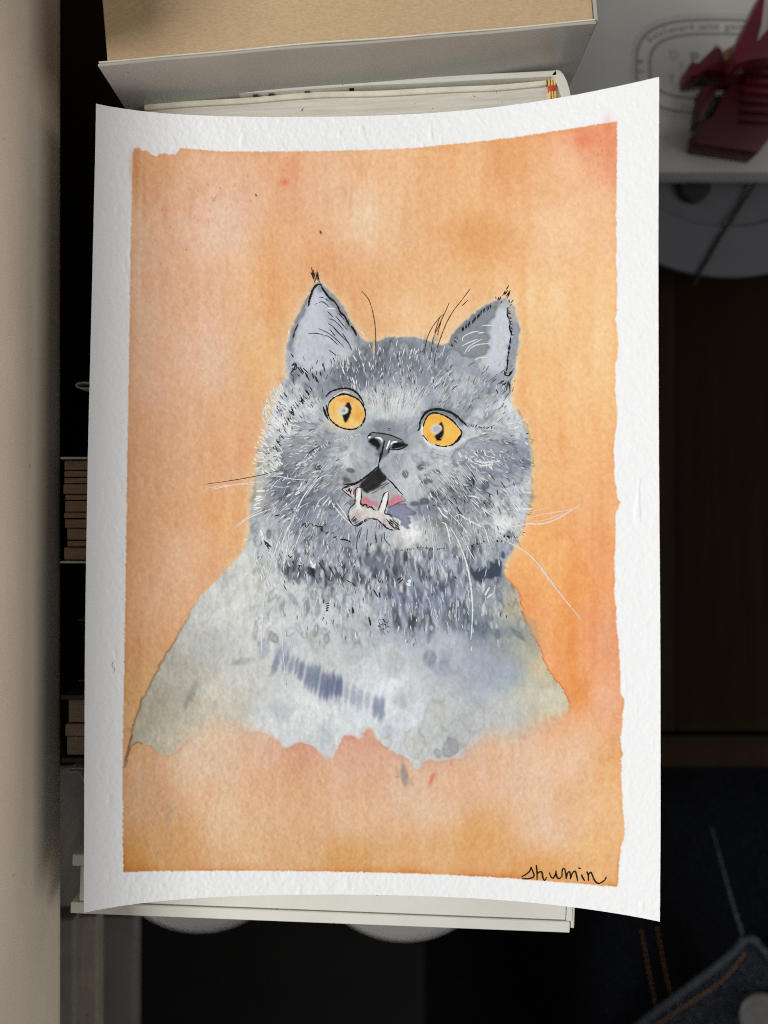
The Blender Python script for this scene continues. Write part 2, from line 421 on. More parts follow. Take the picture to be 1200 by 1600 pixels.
# black knob at the box edge
q = at(1085, 290, zt_)
lathe('knob', [(0.0, 0.0), (0.0105, 0.0), (0.0105, 0.003), (0.009, 0.0045), (0.0, 0.005)], M['cable'], tray, loc=(q.x-cx, q.y-cy, hh-0.003), seg=40)
cb = [at(1185, 280, zt_+0.0012), at(1160, 318, zt_-0.001), at(1138, 352, zt_+0.0003), at(1125, 372, zt_+0.001), at(1108, 402, zt_+0.0012), at(1093, 428, zt_+0.0012), at(1084, 446, zt_-0.003)]
cbo = tube('cable', cb, 0.0011, M['cable'], step=0.003)
tag(cbo, 'thin black cable running across the round grey tray', 'cable')

zb = -0.185; kb = (H-zb)/F
x0, y0 = 0.112, (800-268)*kb
box_e = tag(empty('cardboard_box', (x0+0.1, y0+0.08, zt_)), 'white card box printed with an oval street address emblem', 'box')
def bpar(o): o.parent = box_e; o.matrix_parent_inverse = Matrix.Translation((-(x0+0.1), -(y0+0.08), -zt_)); return o
bpar(done('box_body', box_bm(x0, x0+0.21, y0, y0+0.17, zt_+0.0002, zb-0.004, 0.0008), M['box']))
bpar(done('box_lid', box_bm(x0-0.0006, x0+0.2106, y0-0.0006, y0+0.1706, zb-0.0038, zb, 0.0008), M['box']))
ecx, ecy = (1118-600)*kb, (800-104)*kb
def oval(a, bq, th, n=3.0):
    t = np.arctan2(np.sign(np.sin(th))*np.abs(np.sin(th)), np.cos(th))
    return (ecx + a*kb*np.sign(np.cos(th))*np.abs(np.cos(th))**(2/n), ecy + bq*kb*np.sign(np.sin(th))*np.abs(np.sin(th))**(2/n))
def ring(name, a, bq, wpx, mat):
    bb = bmesh.new(); rows = []
    for i in range(160):
        th = 2*math.pi*i/160+1e-4
        p, q2 = oval(a+wpx/2, bq+wpx/2, th), oval(a-wpx/2, bq-wpx/2, th)
        rows.append((bb.verts.new((p[0], p[1], zb+0.00025)), bb.verts.new((q2[0], q2[1], zb+0.00025))))
    for i in range(160):
        U, V = rows[i], rows[(i+1) % 160]; bb.faces.new((U[0], V[0], V[1], U[1]))
    bmesh.ops.recalc_face_normals(bb, faces=bb.faces)
    bpar(done(name, bb, mat, smooth=False))
ring('emblem_ring', 124, 73, 4.2, M['grey_print'])
ring('emblem_ring', 103, 51, 3.6, M['grey_print'])
ring('emblem_ring', 131, 81, 1.2, M['faint_print'])
def glyphs(name, items, mat):
    """items: (char, x, y, size, angle) laid flat on the lid"""
    bb = bmesh.new()
    for ch, x, y, s, ang in items:
        cu = bpy.data.curves.new('g', 'FONT'); cu.body = ch; cu.size = s; cu.align_x = 'CENTER'
        cu.offset = s*0.012; cu.resolution_u = 3
        to = bpy.data.objects.new('g', cu); COL.objects.link(to)
        dg = bpy.context.evaluated_depsgraph_get()
        me = bpy.data.meshes.new_from_object(to.evaluated_get(dg))
        me.transform(Matrix.Translation((x, y, zb+0.0003)) @ Matrix.Rotation(ang, 4, 'Z'))
        bb.from_mesh(me); bpy.data.meshes.remove(me)
        bpy.data.objects.remove(to); bpy.data.curves.remove(cu)
    bpar(done(name, bb, mat, smooth=False))
def arc_text(words, a, bq, top=True):
    out = []
    for text, xa, xb in words:
        for i, ch in enumerate(text):
            px = xa+(xb-xa)*(i/(max(1, len(text)-1)))
            u = max(-0.99, min(0.99, (px-1118)/a)); v = (1-abs(u)**3)**(1/3)
            sl = -(u*abs(u))/(v*v+1e-6)*bq/a
            ang = math.atan(sl)
            if not top: v, ang = -v, -ang
            x, y = ecx+a*u*kb, ecy+bq*v*kb
            out.append((ch, x+0.0*kb, y, 14.5*kb, ang))
    return out
items = arc_text([('boulevard', 1018, 1080), ('saint', 1094, 1121), ('germain', 1136, 1190)], 113, 58)
items += [('3', (1004.5-600)*kb, (800-112)*kb, 15*kb, math.radians(88)), ('4', (1005-600)*kb, (800-98)*kb, 15*kb, math.radians(82))]
glyphs('emblem_lettering', items, M['grey_print'])
its = arc_text([('paris', 1066, 1102), ('5e', 1114, 1124)], 113, 68, top=False)
its += [('D', (1053-600)*kb, (800-92)*kb, 20*kb, 0.1), ('I', (1062-600)*kb, (800-108)*kb, 18*kb, -0.2), ('T', (1050-600)*kb, (800-128)*kb, 16*kb, 0.15)]
glyphs('emblem_lettering', its, M['faint_print'])
glyphs('emblem_lettering', [('P', (1086-600)*kb, (800-101)*kb, 28*kb, 0.12), ('R', (1120-600)*kb, (800-82)*kb, 18*kb, 0.0)], M['grey_print'])

clip = tag(empty('plastic_clip', at(1150, 180, zb)), 'dark red slotted plastic clip lying on the white box emblem', 'clip')
def cpts(L, z): return [tuple(at(p[0], p[1], z)[:2]) for p in L]
cl = clip.location.copy()
def cpar(o): o.parent = clip; o.matrix_parent_inverse = Matrix.Translation(-cl); return o
za, zc = zb+0.0004, zb+0.016
cpar(prism('flange', cpts([(1101, 131), (1131, 126), (1099, 184), (1094, 186)], zc), za, zc-0.003, M['red'], bev=0.0005))
cpar(prism('clip_body', cpts([(1149, 118), (1113, 182), (1092, 198), (1089, 222), (1187, 237), (1193, 228), (1222, 196), (1222, 84), (1168, 86)], zc), za, zc, M['red'], bev=0.0006))
cpar(prism('foot_strip', cpts([(1089.5, 224), (1090, 219), (1189, 231), (1187, 238)], zc+0.001), zc+0.0002, zc+0.0015, M['red_light'], bev=0.0003))
for i in range(7):
    y = 92+i*15
    xl = 1166 - max(0, (i-2))*1.5 + (0 if i else 8)
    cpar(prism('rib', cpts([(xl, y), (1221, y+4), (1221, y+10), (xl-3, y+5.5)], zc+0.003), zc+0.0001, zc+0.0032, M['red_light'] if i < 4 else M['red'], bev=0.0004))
zd = zb+0.040
cpar(prism('arm', cpts([(1192, -14), (1166, 40), (1146, 82), (1150, 100), (1172, 92), (1240, 84), (1240, -14)], zd), zd-0.012, zd, M['red_light'], bev=0.0008))
cpar(prism('arm_post', cpts([(1148, 88), (1142, 118), (1160, 114), (1172, 90)], zd-0.012), za+0.01, zd-0.012, M['red'], bev=0.0004))
cpar(prism('pale_inlay', cpts([(1196, -14), (1203, -14), (1199, 46), (1182, 66), (1189, 40)], zd), zd+0.0001, zd+0.0009, M['pale_strip']))
ze = zb+0.018
cpar(prism('handle', cpts([(1079, 97), (1079, 118), (1090, 117), (1108, 108), (1142, 113), (1150, 92), (1134, 92), (1127, 73), (1117, 73), (1092, 97)], ze), za, ze, M['red_light'], bev=0.0009))
cpar(prism('wedge', cpts([(1130, 80), (1149, 70), (1145, 86), (1136, 93)], ze+0.002), za+0.004, ze+0.003, M['ochre'], bev=0.0004))
for (px, py) in ((1160, 98), (1146, 122)):
    c = at(px, py, zc)
    cpar(lathe('rivet', [(0.0, 0.0), (0.0016, 0.0), (0.0014, 0.0005), (0.0, 0.0008)], M['pale_strip'], loc=(c.x, c.y, zc+0.0001), seg=20))

# ------------------------------------------------------------------ person in dark denim, lower right corner
NX, NY = 60, 44
bb = bmesh.new(); gridv = []
for j in range(NY+1):
    row = []
    for i in range(NX+1):
        x = 0.035+0.57*i/NX; y = -0.185-0.5*j/NY
        leg1 = math.exp(-((x-0.17-0.15*(j/NY-0.3))/0.085)**2)
        leg2 = math.exp(-((x-0.41)/0.085)**2)
        hip = math.exp(-((y+0.62)/0.12)**2)
        edge = min(1, i/14, (NX-i)/5, j/6+0.15, (NY-j)/5); edge = edge*edge*(3-2*edge)
        z = -0.343+edge*(0.012+0.072*max(leg1, leg2)+0.03*hip) + 0.0035*math.sin(x*60+y*35)*edge
        row.append(bb.verts.new((x, y, z)))
    gridv.append(row)
for j in range(NY):
    for i in range(NX):
        bb.faces.new((gridv[j][i], gridv[j+1][i], gridv[j+1][i+1], gridv[j][i+1]))
be = [e for e in bb.edges if e.is_boundary]
r = bmesh.ops.extrude_edge_only(bb, edges=be)
for v in r['geom']:
    if isinstance(v, bmesh.types.BMVert): v.co.z = -0.3445
bmesh.ops.holes_fill(bb, edges=[e for e in bb.edges if e.is_boundary], sides=0)
bmesh.ops.recalc_face_normals(bb, faces=bb.faces)
person = done('person', bb, M['denim'])
tag(person, 'seated person in dark blue denim with orange stitching, lower right corner', 'person')
zf = -0.232
fl = [(950, 1640), (1008, 1592), (1060, 1553), (1115, 1512), (1150, 1483), (1163, 1466), (1176, 1464), (1190, 1478), (1225, 1520), (1270, 1640)]
def fz(px, py): return zf - 0.00012*max(0, py-1470) - 0.00002*abs(px-1165)
bb = bmesh.new()
top = [bb.verts.new(at(p[0], p[1], fz(*p))) for p in fl]
cen = bb.verts.new(at(1130, 1600, fz(1130, 1600)+0.006))
for i in range(len(top)):
    bb.faces.new((top[i], top[(i+1) % len(top)], cen))
bmesh.ops.recalc_face_normals(bb, faces=bb.faces)
if sum(f_.normal.z for f_ in bb.faces) < 0: bmesh.ops.reverse_faces(bb, faces=list(bb.faces))
bmesh.ops.subdivide_edges(bb, edges=list(bb.edges), cuts=3, use_grid_fill=True)
flap = done('jacket_hem', bb, M['denim_flap'], person)
sd = flap.modifiers.new('thick', 'SOLIDIFY'); sd.thickness = 0.003
tube('hem_edge', [at(p[0], p[1]+2, fz(*p)) for p in fl[:9]], 0.0024, M['denim_worn'], flap, seg=8, step=0.006)
st = catmull([(960, 1655), (1020, 1606), (1075, 1568), (1120, 1538), (1148, 1510), (1168, 1482)], 1.0)
stb = bmesh.new()
def stitches(path, zfun, per, duty, wd, name, parent):
    sb = bmesh.new()
    for i in range(0, len(path)-per, per):
        a_, c_ = path[i], path[i+int(per*duty)]
        A_ = at(a_[0], a_[1], zfun(*a_)); C_ = at(c_[0], c_[1], zfun(*c_))
        d = (C_-A_).normalized(); n = Vector((-d.y, d.x, 0)).normalized()*wd
        m_ = (A_+C_)/2+Vector((0, 0, 0.0008))
        v = [sb.verts.new(A_), sb.verts.new(m_-n), sb.verts.new(C_), sb.verts.new(m_+n), sb.verts.new(m_+Vector((0, 0, 0.0005)))]
        for q in range(4): sb.faces.new((v[q], v[(q+1) % 4], v[4]))
    bmesh.ops.recalc_face_normals(sb, faces=sb.faces)
    return done(name, sb, M['thread'], parent)
stitches(st, lambda x, y: fz(x, y)+0.0035, 8, 0.85, 0.0008, 'stitching', flap)
tube('worn_seam', [at(1112, 1292, -0.255), at(1128, 1350, -0.25), at(1146, 1415, -0.244), at(1164, 1470, -0.236)], 0.0011, M['denim_worn'], person, step=0.006, taper=lambda t: 0.4+0.8*t)
for pa in ([(1002, 1452), (1016, 1530), (1030, 1592)], [(1026, 1448), (1040, 1520), (1050, 1562)]):
    stitches(catmull(pa, 1.0), lambda x, y: -0.256, 9, 0.8, 0.0005, 'stitching', person)
bq = at(1187, 1582, zf)
bt = lathe('button', [(0.0, 0.0), (0.0145, 0.0), (0.0150, 0.0012), (0.0140, 0.0024), (0.0125, 0.0019), (0.0, 0.0023)], M['button'], flap, loc=(bq.x, bq.y, zf+0.002), seg=48)

# ------------------------------------------------------------------ the watercolour
# The picture is laid out in the sheet's own drawing units (1 unit = about 0.24 mm on the paper).
X0, Y0, WW, HH = 110, 100, 940, 1360
rng = np.random.default_rng(11)
rnd = random.Random(5)
def gnoise(shape, sx, sy, seed):
    n = np.random.default_rng(seed).standard_normal(shape)
    fy = np.fft.fftfreq(shape[0])[:, None]; fx = np.fft.rfftfreq(shape[1])[None, :]
    f = np.exp(-2*(np.pi**2)*((fx*sx)**2+(fy*sy)**2))
    r = np.fft.irfft2(np.fft.rfft2(n)*f, s=shape)
    return ((r-r.mean())/r.std()).astype(np.float32)
def gblur(a, s):
    if s <= 0.2: return a
    k = int(3*s+1); x = np.arange(-k, k+1); g = np.exp(-x*x/(2*s*s)); g /= g.sum()
    p = np.pad(a, k, mode='edge')
    p = np.apply_along_axis(lambda r: np.convolve(r, g, 'valid'), 1, p) if a.size < 4000 else sum(g[i]*p[:, i:i+a.shape[1]] for i in range(len(g)))
    p = sum(g[i]*p[i:i+a.shape[0], :] for i in range(len(g)))
    return p
S = (HH, WW)
yy, xx = np.mgrid[0:HH, 0:WW].astype(np.float32)
xx += X0; yy += Y0
N1 = gnoise(S, 1.0, 1.0, 1); N2 = gnoise(S, 2.2, 2.2, 2); N5 = gnoise(S, 5, 5, 3); N14 = gnoise(S, 14, 14, 4)
N40 = gnoise(S, 40, 40, 5); NV = gnoise(S, 5, 45, 6); N3v = gnoise(S, 1.6, 7, 7); N9 = gnoise(S, 9, 9, 8)
NW1 = gnoise(S, 3, 3, 9); NW2 = gnoise(S, 3, 3, 10); NB = gnoise(S, 22, 22, 12)
img = np.zeros((HH, WW, 3), np.float32); img[:] = (240, 241, 241)

def field(pts, power=2.6, soft=22.0):
    """smooth colour field through scattered colour notes"""
    st = 4
    gx, gy = xx[::st, ::st], yy[::st, ::st]
    num = np.zeros(gx.shape+(3,), np.float32); den = np.zeros(gx.shape, np.float32)
    for x, y, c in pts:
        w = 1.0/((gx-x)**2+(gy-y)**2+soft**2)**(power/2)
        num += w[..., None]*np.array(c, np.float32); den += w
    f = num/den[..., None]
    f = np.repeat(np.repeat(f, st, 0), st, 1)[:HH, :WW]
    out = np.empty_like(f)
    for c in range(3): out[..., c] = gblur(f[..., c], 4)
    return out
def pip(px, py, pts):
    ins = np.zeros(px.shape, bool)
    n = len(pts)
    for i in range(n):
        (xa, ya), (xb, yb) = pts[i], pts[(i+1) % n]
        if ya == yb: continue
        c = ((ya > py) != (yb > py)) & (px < (xb-xa)*(py-ya)/(yb-ya)+xa)
        ins ^= c
    return ins
def region(pts, pad):
    xs = [p[0] for p in pts]; ys = [p[1] for p in pts]
    a = max(0, int(min(ys)-pad-Y0)); b_ = min(HH, int(max(ys)+pad-Y0)+1)
    c = max(0, int(min(xs)-pad-X0)); d = min(WW, int(max(xs)+pad-X0)+1)
    return (slice(a, b_), slice(c, d))
def mask(pts, warp=1.5, blur=0.8, smooth=False):
    if smooth:
        pts = [tuple(p) for p in catmull(list(pts)+[pts[0]], 3.0)]
    sl = region(pts, 8+3*blur)
    m = pip(xx[sl]+warp*NW1[sl]+warp*0.5*N1[sl], yy[sl]+warp*NW2[sl], pts).astype(np.float32)
    return sl, gblur(m, blur)
def put(sl, a, col):
    img[sl] = img[sl]*(1-a[..., None]) + np.array(col, np.float32)*a[..., None]
def glaze(sl, a, col):
    img[sl] *= 1-a[..., None]*(1-np.array(col, np.float32)/255.0)
def wash(pts, col, alpha=1.0, warp=1.5, blur=0.8, edge=0.0, smooth=False, gl=False, var=0.0):
    sl, m = mask(pts, warp, blur, smooth)
    a = m*alpha
    if var: a = np.clip(a*(1+var*N9[sl]), 0, 1)
    (glaze if gl else put)(sl, a, col)
    if edge:
        e = np.clip(m-gblur(m, 2.2), 0, 1)*2.0*edge
        img[sl] *= 1-e[..., None]*0.5
def blot(x, y, rx, ry, ang, col, alpha, soft=0.35, gl=False, edge=0.0):
    R = max(rx, ry)*1.6+3
    sl = region([(x-R, y-R), (x+R, y+R)], 1)
    if img[sl].size == 0: return
    ca, sa = math.cos(ang), math.sin(ang)
    wq = min(1.6, min(rx, ry)*(0.14 if soft > .3 else 0.09))
    dx = xx[sl]-x+NW1[sl]*wq; dy = yy[sl]-y+NW2[sl]*wq
    d = np.sqrt(((dx*ca+dy*sa)/rx)**2+((-dx*sa+dy*ca)/ry)**2)
    a = np.clip((1+soft-d)/(2*soft), 0, 1)
    a = a*a*(3-2*a)
    (glaze if gl else put)(sl, a*alpha, col)
    if edge:
        e = np.exp(-((d-0.95)/(1.6/max(2, min(rx, ry))))**2)*edge
        img[sl] *= 1-e[..., None]*0.4
def rstroke(x0, y0, x1, y1, w, col, alpha):
    sl = region([(x0, y0), (x1, y1)], w+2)
    if img[sl].size == 0: return
    dx, dy = x1-x0, y1-y0; L2 = dx*dx+dy*dy+1e-6
    t = np.clip(((xx[sl]-x0)*dx+(yy[sl]-y0)*dy)/L2, 0, 1)
    d = np.hypot(xx[sl]-x0-t*dx, yy[sl]-y0-t*dy)
    ww = w*(1-0.75*t)
    a = np.clip(ww+0.6-d, 0, 1)*alpha
    put(sl, a, col)

# --- orange ground
OR = [(230,260,(221,147,90)),(300,300,(226,170,130)),(450,280,(230,166,120)),(600,260,(233,168,108)),(700,250,(228,158,92)),(800,240,(224,150,85)),
 (930,215,(224,128,82)),(955,260,(226,136,88)),(250,400,(222,166,126)),(340,340,(230,184,152)),(450,380,(230,166,110)),(560,330,(236,190,146)),
 (680,330,(232,170,110)),(740,360,(223,148,76)),(850,330,(235,178,122)),(930,330,(230,165,105)),(300,480,(221,168,130)),(420,450,(229,160,96)),
 (600,450,(229,163,100)),(650,480,(236,178,116)),(860,480,(238,182,116)),(940,480,(237,174,106)),(250,600,(217,160,118)),(335,560,(221,176,144)),
 (400,560,(228,165,98)),(860,600,(238,176,106)),(930,600,(235,169,99)),(220,700,(216,150,102)),(300,700,(220,164,120)),(380,700,(224,158,102)),
 (860,750,(238,171,100)),(930,760,(232,156,90)),(220,850,(218,150,98)),(300,850,(221,161,114)),(360,820,(225,156,88)),(850,870,(239,165,84)),
 (885,900,(232,138,54)),(930,870,(229,140,74)),(240,1000,(214,145,88)),(300,920,(217,154,105)),(860,980,(230,136,60)),(900,1000,(227,129,58)),
 (950,1000,(224,142,98)),(210,1080,(208,152,84)),(897,1080,(226,124,46)),(945,1090,(228,164,120)),(300,1200,(228,184,150)),(240,1250,(218,168,132)),
 (400,1220,(226,170,134)),(450,1180,(218,158,134)),(560,1170,(220,164,144)),(650,1230,(226,186,160)),(800,1200,(228,186,160)),(900,1180,(231,183,150)),
 (952,1200,(230,166,110)),(250,1330,(218,164,114)),(400,1300,(225,176,130)),(550,1280,(227,181,146)),(550,1345,(219,158,98)),(745,1310,(224,162,100)),
 (700,1250,(230,188,160)),(850,1290,(230,186,156)),(930,1330,(229,168,112)),(850,1365,(222,150,84)),(650,1345,(226,168,116)),(215,1350,(214,142,74)),
 (480,1260,(224,172,134)),(350,1260,(228,184,148)),(600,380,(232,178,126)),(520,300,(234,184,142)),(400,300,(231,178,138)),(820,290,(230,162,100)),(890,270,(234,172,118))]
def pale(c, k=(0.66, 0.73, 0.75)): return tuple(255-(255-v)*q for v, q in zip(c, k))
ground = field([(x, y, pale(c) if y < 1140 else pale(c, (.92, .85, .90))) for x, y, c in OR], power=3.4, soft=24)
PB = [(208,233),(216,230),(222,235),(230,236),(236,241),(243,245),(250,241),(257,239),(264,242),(275,241),(279,234),(283,231),(300,233),(340,236),(400,237),(500,236),(600,233.5),
      (650,231),(700,226),(750,221),(800,215),(850,207.5),(900,200),(935,194),(964,189.5),
      (964,260),(963,330),(963,400),(964,450),(962,500),(965,540),(962,560),(961,600),(963,640),(961,700),(960,740),(964,770),(967,785),(962,800),(961,850),(960,900),(958,925),(964,950),(962,975),(966,1000),
      (968,1040),(970,1060),(969,1080),(975,1092),(977,1100),(972,1118),(971,1150),(973,1180),(970,1220),(972,1250),(974,1290),(971,1320),(970,1350),(966,1386),
      (930,1383),(900,1380),(850,1376.5),(800,1372.5),(750,1369.5),(700,1367),(650,1365),(600,1363.5),(500,1361.5),(400,1360.5),(300,1360.5),(230,1361.5),(193,1363),
      (192,1300),(191.5,1200),(193,1100),(195,1000),(197,850),(199,700),(202,550),(204,400),(206,300)]
pm = pip(xx+(0.9*N9+0.45*NW1)*(xx > 940)*(yy > 330)+0.3*N1, yy+0.3*N1+0.5*N9*(xx > 940)*(yy > 330), PB).astype(np.float32)
pic = gblur(pm, 0.55)
g = ground*(1+0.010*NB[..., None]*np.array([0.4, 1, 1.8])+0.011*NV[..., None]*np.array([.3, 1, 1.8]))
g *= 1+0.012*gnoise(S, 1.8, 60, 71)[..., None]*np.array([.2, .7, 1.3])*np.clip(.5+.6*N40, 0, 1.4)[..., None]
for sd_, th_ in ((61, .3), (62, -.4), (63, .9)):                     # drying lines of overlapping washes
    n_ = gnoise(S, 34, 60, sd_)+0.05*N5
    g *= 1-(0.045*np.exp(-((n_-th_)/0.035)**2)*np.clip(N40+.3, 0, 1)+0.022/(1+np.exp(-(n_-th_)*40)))[..., None]*np.array([.3, 1, 1.6])
inner = gblur(pm, 9); e1 = np.clip((1-inner)*2, 0, 1)*pm            # pigment gathered along the taped edge
e2 = np.clip((1-gblur(pm, 2.0))*2, 0, 1)*pm
bott = np.clip((yy-1300)/60, 0, 1)
k1 = (0.12+0.35*bott)*e1*np.clip(1+0.5*N14, 0, 2); k2 = (0.10+0.28*bott)*e2*np.clip(1+0.7*N9, 0, 2.2)
for k_, cc in ((k1, (0.93, 0.74, 0.50)), (k2, (0.86, 0.62, 0.36))):
    g *= 1-np.clip(k_, 0, 1)[..., None]*(1-np.array(cc))
img = img*(1-pic[..., None])+g.astype(np.float32)*pic[..., None]
for x, y, rx, ry, a, c, al in [(445,285,6,4,0,(225,70,40),.55),(455,265,10,22,0.2,(228,120,80),.4),(300,310,3,26,0.1,(215,120,95),.35),(245,305,4,16,0,(215,110,85),.4),(258,330,4,14,0,(212,110,85),.4),
     (225,300,3,40,0,(210,115,70),.4),(915,215,16,12,0,(224,95,55),.5),(905,222,9,7,0,(222,85,45),.4),(950,215,9,30,0,(222,110,70),.35),(345,305,4,8,.3,(215,130,105),.35),
     (385,295,12,30,.1,(226,150,115),.35),(745,370,45,30,0,(218,138,62),.45),(560,340,30,30,0,(240,205,165),.4),(345,345,45,60,0,(232,196,172),.35),(425,440,18,90,0,(224,148,78),.35),
     (210,260,8,22,0,(205,110,50),.45),(893,1010,9,70,0.0,(226,118,34),.55),(875,985,10,60,0.1,(228,130,50),.4),(900,905,14,55,0,(228,128,44),.4),(905,1085,10,22,0,(226,120,40),.45),
     (610,420,60,40,0,(226,148,82),.35),(500,420,16,30,0,(224,140,76),.35),(815,520,7,120,0,(228,150,70),.5),(826,640,6,60,0,(232,160,84),.4),(675,1217,3,11,.35,(214,70,60),.75),(818,1151,6,5,0,(214,96,80),.55),
     (621,1214,3,2,0,(210,70,60),.7),(705,1192,2,5,0,(200,90,80),.6),(890,1108,3,14,.3,(224,110,70),.5),(700,1300,6,24,.2,(226,166,100),.35),(745,1305,16,26,0,(222,155,84),.3),(265,1265,10,9,0,(165,140,125),.4),(263,1280,4,12,0,(160,140,128),.35),
     (440,1250,30,60,.2,(222,160,112),.25),(480,1175,22,14,0,(214,140,118),.35),(560,1160,18,20,0,(214,150,130),.35),(630,1180,22,12,0,(218,152,132),.3),(425,1172,10,16,.3,(208,120,100),.35),(590,1358,10,4,0,(196,120,50),.4),
     (860,1130,24,14,0,(226,140,110),.3),(700,1140,30,20,0,(215,180,160),.2)]:
    blot(x, y, rx, ry, a, pale(c, (.9, .84, .84)), al*0.85, soft=0.8)
# little red dry-brush flecks in the upper left
for i in range(70):
    x, y = rnd.choice([(245, 305), (257, 330), (302, 310), (225, 320), (385, 290), (330, 320), (445, 275), (940, 230)])
    blot(x+rnd.gauss(0, 5), y+rnd.gauss(0, 22), rnd.uniform(.6, 1.6), rnd.uniform(1, 3.5), rnd.gauss(0, .3), (206, 92, 66), rnd.uniform(.15, .4), soft=.6)

# --- the cat: outline of the grey washes
CAT = [(447,590),(446,565),(446,545),(452,525),(462,500),(474,475),(485,456),(494,441),(500,440),(510,450),(522,463),(535,477),(546,497),(556,516),(563,529),(575,534),(590,533),(602,527),(620,528),(640,526),
 (656,528),(668,533),(690,540),(700,537),(704,528),(713,514),(728,500),(745,487),(762,475),(778,467),(791,464),(801,475),(807,492),(811,512),(811,536),(807,560),(804,582),(798,600),(797,627),(806,645),(816,655),
 (823,676),(828,700),(830,730),(829,765),(825,790),(820,815),(812,836),(803,856),(795,871),(788,886),(788,896),(791,905),(804,918),(813,935),(816,955),(822,975),(832,995),(845,1012),(850,1035),(862,1055),(880,1078),(888,1093),
 (889,1108),(882,1119),(860,1124),(842,1130),(826,1146),(806,1152),(780,1148),(755,1152),(738,1165),(722,1187),(700,1186),(683,1191),(667,1186),(650,1203),(636,1186),(618,1178),(602,1166),(588,1157),
 (583,1140),(575,1136),(562,1156),(551,1148),(540,1145),(530,1160),(521,1180),(516,1188),(500,1176),(482,1162),(470,1160),(455,1165),(445,1171),(436,1158),(420,1147),(400,1143),(380,1141),(365,1136),(350,1130),(335,1131),(312,1141),
 (292,1155),(276,1175),(262,1182),(250,1178),(236,1165),(215,1161),(205,1168),(198,1195),(195,1200),(198,1182),(205,1150),(211,1122),(224,1090),(239,1060),(254,1032),(269,1005),(284,980),(299,955),(320,925),(340,905),(360,884),(378,864),(386,848),(389,830),
 (391,800),(394,770),(399,740),(405,715),(412,690),(418,665),(425,640),(433,615),(441,600)]
cm = pip(xx+(0.5+0.5*(yy > 900))*NW1+0.4*N1, yy+(0.5+0.5*(yy > 900))*NW2, CAT).astype(np.float32)
# pale rim left around the head and the neck, with the olive overlap of grey on orange
halo = np.clip(gblur(cm, 8)*2.1+0.3*NW2*gblur(cm, 8), 0, 1)*np.clip((1160-yy)/200, 0, 1)*np.clip((910-yy)/60, 0, 1)
img = img*(1-0.6*halo[..., None])+np.array((234, 220, 184), np.float32)*(0.6*halo[..., None])
wash([(806,640),(818,650),(828,675),(833,705),(834,740),(832,775),(828,800),(820,825),(812,820),(816,780),(818,740),(816,700),(810,665)], (206,190,150), .75, edge=.5, var=.3)
wash([(788,886),(792,880),(797,884),(790,897)], (236,214,160), .8)
GR = [(600,560,(122,127,136)),(555,590,(106,112,123)),(640,565,(126,132,141)),(680,580,(140,146,154)),(520,598,(136,142,151)),(600,635,(204,208,211)),(575,625,(194,199,203)),(625,630,(188,193,197)),(590,662,(132,138,146)),(615,665,(128,134,142)),
 (720,600,(160,166,172)),(760,590,(140,146,153)),(785,640,(178,183,188)),(730,620,(145,151,158)),(750,660,(180,185,190)),
 (470,680,(168,173,178)),(450,720,(128,134,144)),(500,702,(136,142,149)),(430,760,(122,128,140)),(470,790,(117,123,136)),(540,720,(182,186,189)),(560,745,(146,151,157)),(520,750,(140,146,152)),(500,770,(128,134,145)),
 (760,700,(138,144,152)),(790,725,(120,125,141)),(680,735,(176,181,184)),(720,780,(136,142,149)),(800,770,(194,198,202)),(780,820,(200,203,204)),(740,720,(150,156,162)),(650,760,(168,173,178)),(690,780,(132,138,147)),(660,800,(128,134,146)),
 (460,630,(186,190,195)),(430,625,(192,196,198)),(440,660,(196,200,203)),(415,720,(180,180,172)),(405,760,(170,168,158)),
 (480,830,(146,152,162)),(430,820,(165,170,176)),(560,850,(150,156,165)),(640,832,(214,216,216)),(700,825,(146,151,154)),(760,850,(150,155,162)),(600,845,(178,183,188)),(520,850,(140,146,158)),
 (430,850,(192,197,201)),(460,880,(152,158,167)),(560,880,(144,150,160)),(620,900,(140,147,158)),(700,895,(150,158,172)),(680,930,(134,142,158)),(640,925,(140,147,162)),(760,895,(120,128,140)),(770,935,(142,150,157)),(740,975,(112,122,136)),(800,990,(132,140,143)),
 (440,930,(190,193,193)),(520,950,(178,183,187)),(560,960,(168,173,179)),(640,965,(146,154,168)),(450,1010,(184,189,192)),(520,1020,(182,187,187)),(600,1030,(184,189,191)),(700,1005,(168,174,183)),(760,1045,(146,154,166)),(800,1060,(158,167,175)),
 (480,1100,(200,203,203)),(600,1085,(204,208,212)),(640,1120,(188,193,197)),(560,1125,(198,203,205)),(700,1100,(182,186,186)),(780,1105,(176,177,177)),(745,1080,(160,166,172)),(820,1075,(178,175,158)),(850,1100,(186,180,160)),(808,945,(182,164,136)),(822,1010,(158,155,142)),(845,1045,(186,174,146)),
 (350,950,(190,192,188)),(320,1000,(176,176,173)),(280,1050,(166,162,152)),(245,1120,(165,158,142)),(300,1120,(178,173,158)),(380,1050,(187,187,182)),(400,980,(198,200,198)),(350,1100,(190,185,173)),(262,1165,(182,176,156)),(430,1140,(192,197,200)),(400,900,(186,188,182))]
def lift(c): return tuple(164+(v-150)*1.16 for v in c)
grey = field([(x, y, lift(c)) for x, y, c in GR], power=3.4, soft=12)
